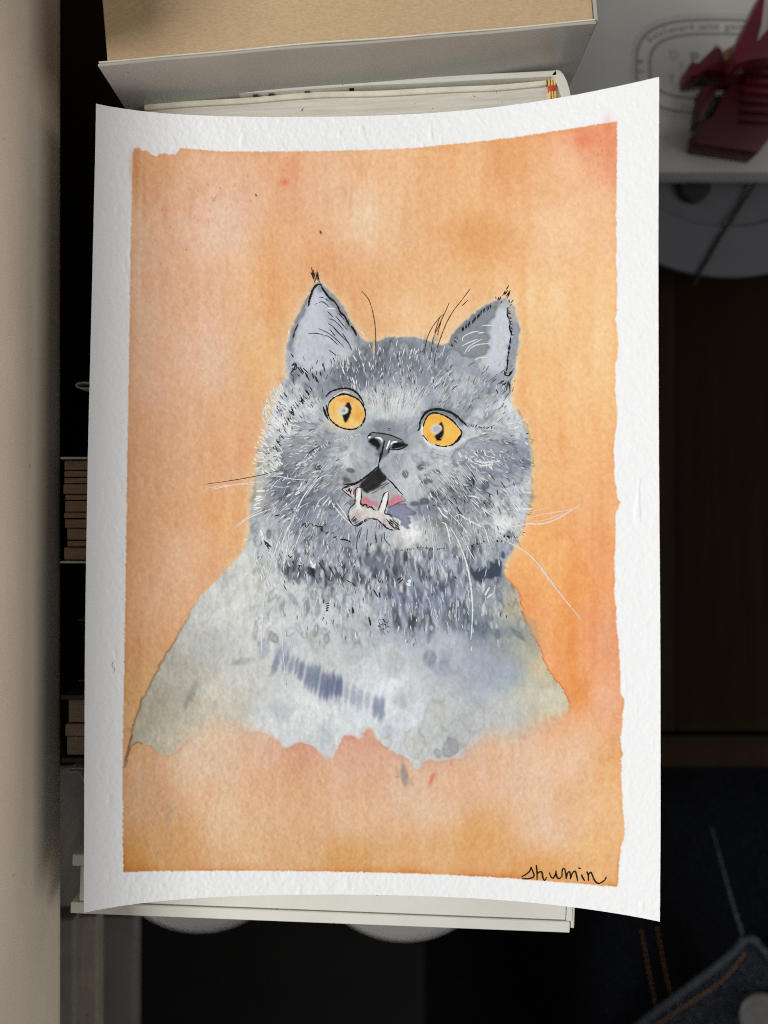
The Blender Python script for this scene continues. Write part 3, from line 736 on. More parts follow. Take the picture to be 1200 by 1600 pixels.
# watercolour patches: quantised noise gives overlapping pools with drying edges
pool = np.zeros(S, np.float32); edges = np.zeros(S, np.float32)
for sd, (sx, sy), th in ((21, (7, 9), .2), (22, (11, 14), .1), (23, (5, 9), .5), (24, (18, 20), 0.0)):
    n = gnoise(S, sx, sy, sd)
    m = 1/(1+np.exp(-(n-th)*22)); pool += m-0.5
    edges += np.exp(-((n-th-0.12)/0.10)**2)*(sx < 12)
facew = np.clip((930-yy)/80, 0, 1)
flow = np.clip((1010-yy)/150, 0, 1)
t_ = grey*(1-0.045*pool[..., None]*np.array([1, .97, .86])*(0.35+0.65*flow[..., None]))
t_ *= 1-0.06*(edges*(0.25+0.75*flow))[..., None]
t_ *= 1+0.010*N3v[..., None]+0.008*N5[..., None]
cat = gblur(cm, 0.8)
soft_low = np.clip((yy-1095)/30, 0, 1)*np.maximum(np.clip((xx-640)/140, 0, 1), np.clip((440-xx)/70, 0, 1)*np.clip((xx-262)/40, 0, 1))
low_ = np.clip((yy-1115)/20, 0, 1)*np.clip((xx-230)/30, 0, 1)
cat_s = cat*(1-low_)+gblur(cm, 2.6)*low_
cat_a = cat_s*(1-soft_low)+gblur(cm, 14)*soft_low
img = img*(1-cat_a[..., None])+t_.astype(np.float32)*cat_a[..., None]
ce = np.clip(cm-gblur(cm, 1.8), 0, 1)*2
leftedge = np.clip((yy-930)/60, 0, 1)*np.clip((400-xx)/60, 0, 1)*(xx < 222+(1165-yy)*0.62)
rightedge = np.clip((yy-890)/20, 0, 1)*np.clip((xx-780)/20, 0, 1)*np.clip((1110-yy)/20, 0, 1)
img *= 1-(ce*0.42*leftedge*np.clip((300-xx+(1160-yy)*2)/60, 0, 1))[..., None]*np.array([.8, 1, 1.3])
oe = np.clip(gblur(cm, 1.4)-cm, 0, 1)*2                             # orange dried against the grey
img *= 1-(oe*(0.55*rightedge+0.30*leftedge*np.clip((1205-yy)/40, 0, 1)))[..., None]*np.array([.35, .85, 1.3])
# rose edge where the lower wash meets the breast
lowe = np.clip(gblur(cm, 5)-cm, 0, 1)*2*np.clip((yy-1120)/15, 0, 1)*np.clip((xx-215)/40, 0, 1)*np.clip((780-xx)/80, 0, 1)
img *= 1-np.clip(lowe*0.17*np.clip(0.8+0.9*N14, 0, 2), 0, 1)[..., None]*np.array([.10, .50, .50])

wash([(262,1184),(278,1172),(296,1150),(335,1128),(370,1130),(420,1145),(440,1165),(425,1200),(360,1225),(300,1215),(268,1200)], (228,201,176), .5, warp=3, blur=7, var=.2)
wash([(300,1150),(335,1105),(345,1110),(318,1165),(280,1190)], (222,206,186), .35, warp=2, blur=5)
for x_, y_, r_ in [(330,1175,34),(560,1200,40),(640,1265,50),(800,1230,55),(890,1200,40),(420,1290,40),(860,1300,44)]: blot(x_, y_, r_, r_*.7, 0, (230,203,176), .2, soft=.95)
# broad soft tones
for x, y, rx, ry, a, c, al in [(555,585,26,18,.3,(96,102,114),.55),(515,600,24,8,-.25,(118,124,136),.5),(600,575,40,26,0,(112,118,128),.4),(660,570,30,22,.5,(124,130,140),.4),
   (760,722,30,16,.2,(124,129,146),.5),(790,735,22,14,.3,(118,123,140),.4),(470,712,36,16,-.1,(128,134,144),.5),(440,762,26,18,0,(112,118,132),.5),(480,782,26,12,-.5,(106,113,128),.5),
   (510,835,30,14,.3,(136,142,155),.4),(690,815,14,10,0,(92,97,102),.55),(700,835,20,14,0,(140,144,144),.5),(675,795,20,10,0,(112,118,132),.5),(725,790,18,10,.4,(118,124,134),.5),(470,755,20,10,0,(120,126,138),.4),
   (680,925,50,14,0,(116,124,146),.5),(640,935,26,16,0,(124,132,154),.4),(560,880,40,14,0,(126,134,148),.2),(610,890,30,14,0,(122,130,146),.2),(735,978,16,7,.1,(82,92,110),.7),(770,985,30,8,.1,(108,118,132),.4),
   (800,955,10,24,0,(150,150,140),.4),(790,1040,22,24,0,(140,149,162),.4),(826,985,12,22,-.5,(136,138,130),.5),(760,1060,26,18,.2,(150,157,168),.4),(640,955,40,8,0,(130,138,150),.4)]:
    blot(x, y, rx, ry, a, lift(c), al, soft=.8)
# navy breast marks: a curved row of upright wet strokes
for i_ in range(13):
    u_ = i_/12; x_ = 462+70*u_; y_ = 1043+34*u_+6*math.sin(u_*3)
    blot(x_+rnd.gauss(0, 1), y_+rnd.gauss(0, 3), rnd.uniform(2.2, 3.6), 13+9*math.sin(u_*2.6), .22-.15*u_, (96-12*u_+rnd.uniform(-8, 10), 106-12*u_+rnd.uniform(-8, 10), 132-8*u_+rnd.uniform(-8, 10)), .5+.2*u_, soft=.4)
blot(488, 1056, 22, 12, .5, (128,138,160), .3, soft=.8); blot(515, 1074, 17, 18, .3, (104,114,142), .35, soft=.7)
for x, y, rx, ry, a, c, al in [(431,1036,5,19,.3,(116,126,150),.7),(442,1018,9,12,.3,(158,166,182),.5),(413,1012,7,18,.2,(158,166,184),.5),(404,1006,3,5,0,(130,130,146),.4),
   (446,1034,4,15,.25,(122,132,154),.6),(455,1038,4,14,.25,(120,130,154),.6),(541,1084,4,14,.1,(132,142,162),.55),(574,1097,4,13,.1,(150,158,176),.5),(552,1088,5,15,.1,(142,150,168),.6),(562,1092,5,18,.1,(150,158,174),.55),(587,1104,5,16,.12,(116,126,152),.7),(596,1108,5,19,.1,(116,126,152),.7),(624,1093,12,15,0,(164,170,176),.5),
   (605,1143,12,10,0,(172,178,190),.5),(505,1150,10,24,.1,(176,184,194),.5),(440,1110,18,16,0,(178,184,190),.5),(300,1080,6,22,.5,(138,136,130),.4),(295,1095,4,18,.5,(128,126,122),.4),(380,1033,18,5,-.2,(160,164,164),.5),(372,1036,5,5,0,(140,144,146),.4),
   (480,948,4,15,0.02,(112,120,128),.7),(497,952,4,13,.05,(138,146,154),.6),(440,950,4,10,0,(150,156,164),.5),(538,935,3,9,.1,(120,128,138),.6)]:
    blot(x, y, rx, ry, a, c, al, soft=.55)
for x, y, rx, ry, a, c, al in [(665,1027,4,9,0,(126,132,142),.8),(675,1029,5,13,0,(124,130,140),.8),(694,1030,9,11,.4,(138,144,154),.7),(690,1046,20,10,0,(158,164,186),.5),(632,1212,6,18,-.1,(150,146,142),.75),(704,1166,15,17,0,(152,156,162),.7),(684,1177,6,7,0,(146,152,156),.7),
   (725,1135,16,22,.2,(162,166,172),.5),(678,1140,19,38,.05,(186,188,184),.55),(700,1110,18,26,0,(190,192,188),.4),(645,1165,16,26,0,(198,197,188),.5),(493,1000,13,17,0,(190,188,178),.6),(612,1035,16,20,0,(174,178,180),.45),(560,990,28,24,0,(178,182,182),.4),(720,1060,20,24,.3,(172,176,182),.4)]:
    for q_ in range(3): blot(x+rnd.gauss(0, rx*.3), y+rnd.gauss(0, ry*.3), rx*rnd.uniform(.7, 1.2), ry*rnd.uniform(.7, 1.2), a+rnd.gauss(0, .4), c, al*.34, soft=.22, edge=.09*rnd.random())

# --- soft fur in the direction of growth
def fdir(x, y):
    if y < 840:
        a = math.atan2(y-715, x-605)
        ux, uy = math.cos(a), math.sin(a)
        if y < 660: uy -= 0.8
        else: uy += 0.35; ux *= 0.8
    else:
        ux, uy = (x-600)/900.0, 1.0
    n = math.hypot(ux, uy); return ux/n, uy/n
catin = cm > 0.5
def incat(x, y):
    i, j = int(y-Y0), int(x-X0)
    return 0 <= i < HH and 0 <= j < WW and catin[i, j]
def blocked(x, y):
    return (452 < x < 556 and y < 566) or (705 < x < 803 and y < 592) or (505 < x < 577 and 608 < y < 676) or (655 < x < 728 and 636 < y < 702) or (545 < x < 652 and 672 < y < 830)
cnt = 0
while cnt < 260:
    x, y = rnd.uniform(398, 828), rnd.uniform(532, 1000)
    if not incat(x, y) or blocked(x, y): continue
    ux, uy = fdir(x, y); L = rnd.uniform(5, 13); wd = rnd.uniform(2.2, 5.5)
    base = img[int(y-Y0), int(x-X0)]
    if rnd.random() < .5: col = base*np.array([.78, .80, .84])*rnd.uniform(.86, 1.06)
    else: col = base+(np.array([222, 226, 228])-base)*rnd.uniform(.25, .75)
    blot(x, y, L, wd, math.atan2(uy, ux)+rnd.gauss(0, .3), col, rnd.uniform(.15, .42), soft=.25, edge=.3); cnt += 1
cnt = 0
while cnt < 2300:
    x, y = rnd.uniform(395, 830), rnd.uniform(530, 1010)
    if not incat(x, y): continue
    if y > 960 and rnd.random() < .5: continue
    if (456 < x < 548 and y < 560) or (705 < x < 800 and y < 590): continue
    if 505 < x < 575 and 612 < y < 672: continue
    if 655 < x < 728 and 640 < y < 700: continue
    if 545 < x < 650 and 672 < y < 828: continue
    ux, uy = fdir(x, y)
    an = rnd.gauss(0, .28); ca, sa = math.cos(an), math.sin(an)
    ux, uy = ux*ca-uy*sa, ux*sa+uy*ca
    L = rnd.uniform(4, 13)
    dark = rnd.random() < 0.52
    base = img[int(y-Y0), int(x-X0)]
    col = base*rnd.uniform(.66, .90) if dark else base+(np.array([240, 243, 244])-base)*rnd.uniform(.2, .7)
    rstroke(x, y, x+ux*L, y+uy*L, rnd.uniform(.5, 1.3), col, rnd.uniform(.35, .8)); cnt += 1
# separate brush dabs on the throat
def dab_row(path, n, jx, jy, rx, ry, col, al):
    P = catmull(path, 2.0)
    for i in range(n):
        p = P[rnd.randrange(len(P))]
        s = rnd.uniform(.7, 1.25)
        jv = rnd.uniform(.84, 1.14); c = (col[0]*jv, col[1]*jv, col[2]*jv)
        blot(p[0]+rnd.gauss(0, jx), p[1]+rnd.gauss(0, jy), rx*s, ry*s*rnd.uniform(.8, 1.3), rnd.gauss(-.12, .2), c, al*rnd.uniform(.6, 1), soft=.2, edge=.45)
dab_row([(440,872),(470,892),(510,905),(545,905),(600,900),(660,905)], 30, 6, 10, 2.8, 8, (84,91,104), .8)
dab_row([(560,868),(600,872),(650,868),(700,870),(750,855)], 15, 6, 8, 3, 8.5, (92,100,116), .75)
dab_row([(600,905),(650,915),(700,905),(740,890)], 16, 7, 10, 3, 8.5, (98,106,122), .72)
dab_row([(620,960),(660,968),(700,962),(730,955)], 40, 6, 7, 1.6, 9, (118,126,138), .5)
dab_row([(430,740),(470,765),(520,800)], 12, 12, 14, 6, 3, (112,118,130), .4)
dab_row([(690,760),(740,780),(790,800)], 16, 14, 14, 5, 3.5, (116,122,134), .5)
for x, y, rx, ry, a in [(453,896,4,13,.05),(465,903,4,10,-.1),(437,878,3,10,.1),(464,865,4,7,-.4),(482,900,10,15,-.3),(495,897,6,14,-.2),(512,905,10,12,-.5),(505,886,5,9,-.3),(520,895,4,10,-.4),(535,903,5,8,-.5),(593,878,10,18,-.1),(607,868,4,12,0),(620,877,5,18,.12),
                         (577,875,8,10,0),(543,863,8,8,0),(687,905,4,16,-.3),(420,835,4,8,.1)]:
    blot(x, y, rx*.9, ry, a, (104,112,126), .62, soft=.3, edge=.35)
for i_ in range(210):
    x_, y_ = rnd.uniform(425, 785), rnd.uniform(850, 990)
    if not incat(x_, y_): continue
    v_2 = rnd.uniform(204, 232); blot(x_, y_, rnd.uniform(1.1, 2.4), rnd.uniform(4, 9), rnd.gauss(-.05, .2), (v_2, v_2+3, v_2+4), rnd.uniform(.35, .75), soft=.3)
blot(487, 893, 7, 7, -.3, (58,64,76), .8, soft=.3); blot(515, 903, 6, 4, .5, (62,68,80), .6, soft=.3)
for x, y, rx, ry in [(548,735,6,3),(542,750,6,3),(497,731,6,4),(657,730,5,4),(683,737,6,3),(668,752,7,4),(633,741,5,6),(680,772,6,4),(663,783,7,4),(648,787,6,3),(758,757,6,7),(735,752,7,7),(708,762,5,5),(590,690,3,3)]:
    blot(x, y, rx, ry, rnd.uniform(-.2, .4), (98,104,114), .75, soft=.2, edge=.5)
wash([(735,878),(740,893),(747,888),(752,893),(758,884),(765,890),(767,877),(773,881),(777,870),(781,876),(785,890),(780,899),(766,905),(760,903),(752,912),(744,908),(736,899)], (58,68,82), .92, warp=.8)
wash([(774,845),(790,832),(806,838),(800,855),(790,872),(780,868),(775,858)], (150,156,172), .5, edge=.5); blot(786,867,3,6,-.1,(74,84,98),.9,soft=.2)
wash([(660,645),(668,635),(690,632),(715,640),(730,655),(722,662),(700,650),(680,646),(668,655)], (122,128,138), .6)
for a_, b_2 in zip([(206,1150),(201,1166),(197,1182)], [(201,1166),(197,1182),(194,1200)]): rstroke(*a_, *b_2, 1.6, (128,84,48), .6)
# large drying ring on the right cheek and pools on the left one
wash([(728,688),(740,684),(755,682),(772,686),(785,693),(798,692),(808,700),(815,715),(820,735),(818,752),(800,760),(780,762),(760,750),(745,735),(735,720),(715,728),(705,722),(710,702),(722,700)], (150,155,164), .22, edge=.8, smooth=True)
wash([(440,684),(460,682),(485,680),(505,684),(520,690),(505,700),(490,706),(475,720),(455,735),(442,720),(434,700)], (150,155,162), .22, edge=.7, smooth=True)
wash([(455,660),(475,658),(495,662),(492,672),(470,674),(455,670)], (150,155,163), .4, edge=.7, smooth=True)
wash([(488,614),(505,602),(525,596),(536,600),(520,606),(500,618),(485,624)], (172,180,186), .5, edge=.4)
# ears
wash([(493,446),(483,470),(471,498),(461,528),(455,552),(458,575),(478,584),(505,578),(530,566),(550,556),(556,542),(548,522),(536,502),(522,482),(508,462)], (202,205,215), .95, edge=.25, var=.04)
wash([(508,462),(522,482),(538,504),(550,524),(557,544),(548,552),(535,545),(522,530),(512,510),(506,488)], (166,171,182), .62, blur=5)
wash([(494,440),(485,455),(474,476),(462,500),(452,526),(447,546),(456,548),(461,528),(471,498),(483,470),(492,450)], (128,134,142), .8, blur=1.2)
wash([(500,441),(510,451),(522,464),(535,478),(546,498),(556,517),(564,532),(558,538),(549,522),(537,502),(523,482),(509,462),(498,448)], (142,147,152), .75, blur=1.2)
wash([(448,545),(460,540),(458,560),(450,570)], (146,151,162), .5, blur=1.5)
blot(461,588,9,11,.4,(110,116,126),.7,soft=.5); blot(466,575,8,10,0,(150,155,163),.5)
blot(510,545,14,8,.4,(176,181,190),.5,soft=.6); blot(500,560,16,8,.2,(186,190,200),.5,soft=.6)
wash([(702,536),(712,518),(730,501),(748,488),(766,477),(778,476),(772,494),(758,508),(762,525),(765,538),(757,557),(742,562),(727,558),(712,548)], (136,142,149), .92, edge=.35, var=.06)
wash([(777,480),(790,484),(796,505),(799,522),(795,547),(790,572),(785,582),(770,590),(757,581),(747,572),(754,562),(764,545),(768,520),(770,498)], (204,208,216), .92, blur=1.4)
wash([(702,536),(712,517),(730,500),(748,486),(766,474),(790,464),(788,470),(768,480),(750,492),(733,506),(717,522),(708,538)], (118,124,130), .6, blur=1.0)
wash([(797,485),(806,500),(810,520),(806,555),(797,583),(790,586),(794,562),(798,535),(798,510)], (156,160,172), .8, edge=.4)
wash([(790,466),(800,476),(806,492),(806,508),(799,500),(795,484)], (186,176,164), .8)
wash([(745,565),(765,575),(785,585),(775,600),(750,596),(735,580)], (158,163,170), .5, blur=3)
# light between the eyes, under the eyes
for i in range(230):
    x = rnd.uniform(562, 652); y = 652-abs(x-605)*0.15+rnd.uniform(-8, 6)
    a = -math.pi/2+(x-605)*0.011+rnd.gauss(0, .08); L = rnd.uniform(10, 34)
    rstroke(x, y, x+math.cos(a)*L, y+math.sin(a)*L, rnd.uniform(.5, 1.0), (212,217,220), rnd.uniform(.25, .6))
blot(605,655,40,8,0,(196,201,204),.4,soft=.9); blot(578,660,10,16,0,(196,201,204),.4,soft=.9); blot(650,675,10,14,0,(196,200,204),.45,soft=.9)
blot(604,667,17,11,.1,(134,140,147),.75,soft=.5); blot(592,664,12,8,0,(128,134,143),.5,soft=.5)
# eyes
def inz(L, ox, oy, s=6.0): return [(ox+p[0]/s, oy+p[1]/s) for p in L]
EYE_L = inz([(190,370),(200,310),(235,260),(290,230),(350,222),(420,235),(480,265),(520,310),(542,370),(540,430),(515,490),(465,530),(400,543),(330,530),(270,500),(215,445)], 480, 580)
EYE_R = inz([(125,410),(150,330),(190,285),(250,275),(330,300),(400,345),(450,400),(490,452),(472,500),(430,548),(370,577),(300,582),(230,567),(170,532),(132,470)], 640, 600)
blot(541, 645, 33, 31, 0, (206,206,202), .75, soft=.22); blot(520,662,14,12,.5,(206,202,186),.6,soft=.5); blot(545,622,24,12,.3,(160,164,168),.7,soft=.3)
wash(inz([(100,380),(110,300),(160,240),(230,215),(310,225),(400,265),(470,320),(540,385),(500,400),(420,340),(330,290),(240,262),(170,290),(125,360)], 640, 600), (130,135,144), .85, blur=1)
wash(inz([(110,400),(120,370),(140,380),(150,500),(230,575),(300,590),(380,585),(440,560),(500,490),(530,520),(480,570),(380,620),(280,620),(190,590),(120,520)], 640, 600), (232,232,232), .8, blur=1.5)
wash(EYE_L, (244,202,122), 1, warp=.5); wash(EYE_R, (248,190,88), 1, warp=.5)
for x, y, rx, ry, c, al in [(540,625,15,4,(230,156,66),.6),(521,638,4,10,(236,172,86),.5),(556,645,6,16,(236,160,62),.5),(548,660,14,8,(246,208,130),.6),(527,655,10,10,(246,210,140),.6),(552,640,9,10,(247,206,124),.5),(563,648,5,12,(232,160,70),.5)]:
    blot(x, y, rx, ry, 0, c, al, soft=.7)
for x, y, rx, ry, c, al in [(680,653,10,4,(240,166,58),.5),(702,675,9,11,(251,200,106),.6),(672,682,6,8,(242,172,66),.5)]:
    blot(x, y, rx, ry, 0, c, al, soft=.7)
PUP_L = inz([(380,283),(400,298),(415,350),(408,400),(380,465),(352,487),(338,445),(328,402),(372,378),(380,360),(352,332)], 480, 580)
PUP_R = inz([(300,355),(318,395),(324,470),(295,528),(258,534),(234,490),(275,455),(296,425),(292,395),(268,378)], 640, 600)
wash(PUP_L, (22,22,26), 1, warp=.3, blur=.5); wash(PUP_R, (22,22,26), 1, warp=.3, blur=.5)
blot(536, 641.7, 7.6, 6.4, 0, (214,216,214), .97, soft=.12); blot(536.5, 642, 2.6, 2.2, 0, (168,172,174), .8, soft=.5)
blot(681, 670.5, 8.6, 8.4, 0, (214,212,208), .97, soft=.12); blot(681.5, 671, 5.5, 5.2, 0, (176,176,180), .8, soft=.4)
# nose and mouth
NOSE = [(575,684),(580,677),(595,676),(610,679),(624,684),(630,689),(638,695),(628,698),(612,703),(606,709),(599,713),(592,712),(589,704),(580,697),(574,690)]
wash(NOSE, (118,123,131), .95, warp=.5); wash([(588,700),(596,698),(600,708),(606,702),(604,712),(596,716),(589,712)], (104,108,120), .7)
wash([(577,687),(583,684),(590,688),(594,695),(592,700),(584,695),(577,690)], (28,28,30), 1, warp=.3)
wash([(611,699),(616,692),(625,691),(632,694),(638,695),(628,699),(615,702)], (28,28,30), 1, warp=.3)
wash([(614,706),(628,703),(635,705),(624,711),(615,710)], (206,206,206), .6, blur=1.0)
wash([(611,699),(616,692),(625,691),(632,694),(638,695),(628,699),(615,702)], (24,24,26), 1, warp=.2, blur=.4); wash([(576,687),(583,684),(590,688),(594,695),(592,701),(584,696),(577,691)], (24,24,26), 1, warp=.2, blur=.4)
MOUTH = [(533,763),(550,756),(566,752),(580,738),(591,729),(600,738),(606,748),(620,762),(632,779),(652,798),(641,806),(641,815),(646,823),(643,831),(630,832),(612,830),(600,822),(590,813),(575,812),(562,818),(552,822),(545,812),(544,800),(549,780)]
wash([(566,760),(575,764),(600,755),(612,760),(622,770),(612,778),(604,786),(594,790),(580,778),(566,778)], (176,180,182), .85, blur=1.2)
wash([(591.7,729),(600,739),(603.5,750),(594,758),(574,771),(566,766),(563,757),(572,746),(583,735)], (34,33,34), .96, warp=.8)
for i in range(40):
    x, y = rnd.uniform(570, 600), rnd.uniform(740, 766)
    rstroke(x, y, x+rnd.uniform(3, 7), y-rnd.uniform(2, 6), .4, (90,90,90) if rnd.random() < .5 else (15,15,16), .5)
wash([(566,776),(578,776),(588,783),(594,790),(586,794),(572,789),(566,786)], (208,132,142), .95)
wash([(604,786),(611,778),(624,773),(632,780),(624,786),(612,791),(603,793)], (208,130,142), .95)
wash([(604,795),(615,790),(630,783),(640,792),(651,798),(641,806),(640,815),(645,823),(643,829),(631,826),(624,820),(626,812),(615,808),(603,801)], (134,139,160), .92, edge=.7, var=.05)
blot(612, 797, 8, 6, .4, (140,142,180), .5, soft=.8)
wash([(535,763),(552,757),(557,765),(553,777),(545,773)], (222,210,208), .9); blot(553,765,3,6,0,(190,130,136),.5)
JAW = [(545,803),(548,795),(556,790),(566,790),(580,795),(590,798),(600,803),(608,806),(615,813),(622,820),(626,829),(612,829),(600,821),(590,812),(575,811),(565,815),(555,820),(548,817),(544,810)]
wash(JAW, (224,216,212), .9, warp=2.0, blur=1.3); wash([(546,808),(556,800),(572,798),(566,812),(554,819)], (176,164,162), .6, blur=2); wash([(600,806),(614,816),(622,826),(606,824),(596,814)], (190,172,168), .7, blur=2)
wash([(556.5,794),(556.5,776),(560,761),(563.5,761),(564,778),(563.5,795)], (240,236,228), 1, warp=.3); wash([(592,800),(596.5,784),(603,767.5),(606.5,767),(605,784),(601,801),(597,803)], (240,236,228), 1, warp=.3)
blot(633,838,16,12,0,(216,214,210),.4,soft=.9); blot(660,845,14,14,0,(206,207,204),.4,soft=.9)

# scalloped lobes of the wet chest wash
for x_, y_, rx_, ry_ in [(676,1128,17,36),(702,1112,17,30),(648,1160,15,24),(716,1146,18,22),(603,1160,9,8),(740,1120,18,26)]:
    blot(x_, y_, rx_, ry_, rnd.gauss(0, .12), (202,203,198), .32, soft=.10, edge=.16)
blot(704, 1168, 13, 15, 0, (156,160,166), .55, soft=.2, edge=.2); blot(632, 1212, 5, 17, -.1, (154,148,142), .6, soft=.3)
# pigment settling into the tooth of the paper (also used as relief below)
fine_ = 0.75*gnoise(S, 1.9, 2.3, 31)+0.4*gnoise(S, 1.0, 1.2, 33)
relief = 0.8*fine_+0.45*gnoise(S, 5.0, 6.0, 32)
gran = np.clip(-fine_, -1.5, 2.0)
pg = np.clip(pic, 0, 1)
img *= 1-(0.017*gran*pg)[..., None]*np.array([.7, 1, 1.35])
img *= 1-(0.010*N1*pg)[..., None]
# one or two stray marks
for x, y, rx, ry in [(501,363,1.3,3.2),(400,305,1.2,2.2),(344,294,.8,1.2),(291,390,.8,1.5),(445,690,.7,.9)]:
    blot(x, y, rx, ry, -.4 if rx > 1 else 0, (40, 26, 20), .9, soft=.3)
img = np.clip(img, 0, 252)

def to_lin(c):
    c = np.asarray(c, np.float64)/255.0
    return np.where(c <= 0.04045, c/12.92, ((c+0.055)/1.055)**2.4)
GAIN = 0.82/float(to_lin(np.array([236.0]))[0])
def albedo(c): return np.clip(to_lin(c)*GAIN, 0.004, 0.88)
alb = albedo(img).astype(np.float32)

# ------------------------------------------------------------------ the sheet: A4, both long edges curling up
GX, GY = 700, 1010
s_ = np.linspace(0, 1, GX); v_ = np.linspace(0, 1, GY)
topx = np.array([150,200,250,300,400,500,600,700,800,900,960,1030.]); topy = np.array([162,170.5,176.5,180,182,182.3,180.8,174.5,163.5,148,136,120.])
botx = np.array([131,200,250,300,400,500,600,700,800,900,960,1031.]); boty = np.array([1426,1414.5,1408,1403.5,1399.5,1398,1398.3,1401.5,1408,1418,1427,1440.])
tf = np.polyfit((topx-600)/450, topy, 5); bf = np.polyfit((botx-600)/450, boty, 5)
Tx = 150+(1030-150)*s_; Ty = np.polyval(tf, (Tx-600)/450)
Bx = 131+(1031-131)*s_; By = np.polyval(bf, (Bx-600)/450)
Lx = np.interp(v_, [0, .19, .43, .66, 1], [150, 144.5, 137, 132.5, 131]); Rx = np.interp(v_, [0, .21, .44, .67, .9, 1], [1030, 1028.5, 1029.5, 1032, 1032.5, 1031])
Lx = gblur(Lx[None, :].repeat(3, 0), 40)[1]; Lx += (150-Lx[0])*(1-v_)+(131-Lx[-1])*v_
Rx = gblur(Rx[None, :].repeat(3, 0), 40)[1]; Rx += (1030-Rx[0])*(1-v_)+(1031-Rx[-1])*v_
Ly = Ty[0]+(By[0]-Ty[0])*v_; Ry = Ty[-1]+(By[-1]-Ty[-1])*v_
Sg, Vg = np.meshgrid(s_, v_)
def coons(T, B, L, R):
    return (1-Vg)*T[None, :]+Vg*B[None, :]+(1-Sg)*L[:, None]+Sg*R[:, None]-((1-Sg)*(1-Vg)*T[0]+Sg*(1-Vg)*T[-1]+(1-Sg)*Vg*B[0]+Sg*Vg*B[-1])
DX = coons(Tx, Bx, Lx, Rx); DY = coons(Ty, By, Ly, Ry)
zt = H-(800-Ty.max())*H/(800-Ty); zb_ = H-(By.min()-800)*H/(By-800)
Zg = (1-Vg)*zt[None, :]+Vg*zb_[None, :]
Zg = Zg-Zg.min()+0.0006
def samp(a, dx, dy):
    fx = np.clip(dx-X0, 0, WW-1.001); fy = np.clip(dy-Y0, 0, HH-1.001)
    ix = fx.astype(int); iy = fy.astype(int); ax = fx-ix; ay = fy-iy
    if a.ndim == 3: ax = ax[..., None]; ay = ay[..., None]
    return (a[iy, ix]*(1-ax)+a[iy, ix+1]*ax)*(1-ay)+(a[iy+1, ix]*(1-ax)+a[iy+1, ix+1]*ax)*ay
KK = (H-Zg)/F
PX = (DX-600)*KK; PY = (800-DY)*KK
rel = samp(relief.astype(np.float32), DX, DY)
# torn fibres left by the masking tape along the margins
pmx = samp(pm, DX, DY)
tn = samp(gnoise(S, 3, 9, 41), DX, DY)
marg = (1-pmx)
dents = np.clip(tn-1.3, 0, 2)*marg
PZ = Zg+rel*(0.000030+0.000012*marg+0.000016*np.clip((DY-850)/300, 0, 1)*(1-marg))+0.00011*dents*np.clip(0.5+samp(N40, DX, DY), 0, 1.6)
C = samp(alb, DX, DY).astype(np.float32)

part = np.zeros(S, np.uint8)
part[pm > .5] = 1
part[(cm > .5) & (pm > .5)] = 2
def mark(pts, idx, smooth=False):
    if smooth: pts = [tuple(p) for p in catmull(list(pts)+[pts[0]], 3.0)]
    sl = region(pts, 2); m = pip(xx[sl], yy[sl], pts); part[sl][m] = idx
EAR_L = [(447,575),(446,545),(452,525),(462,500),(474,475),(485,456),(496,440),(510,450),(522,463),(535,477),(546,497),(556,516),(563,532),(552,556),(525,572),(490,586),(460,586)]
EAR_R = [(703,530),(713,514),(728,500),(745,487),(762,475),(791,464),(801,475),(807,492),(811,512),(811,536),(807,560),(802,584),(780,592),(755,584),(735,566),(712,548)]
mark(EAR_L, 3); mark(EAR_R, 4)
mark(EYE_L, 5, True); mark(EYE_R, 6, True); mark(NOSE, 7); mark(MOUTH, 8)
cxg = (DX[:-1, :-1]+DX[1:, 1:])/2; cyg = (DY[:-1, :-1]+DY[1:, 1:])/2
pf = part[np.clip((cyg-Y0+.5).astype(int), 0, HH-1), np.clip((cxg-X0+.5).astype(int), 0, WW-1)]

paint_e = empty('watercolour_painting', (float(PX.mean()), float(PY.mean()), 0.0))
tag(paint_e, 'watercolour of a startled grey cat on orange, signed, white paper margins', 'painting')
org = np.array(paint_e.location)
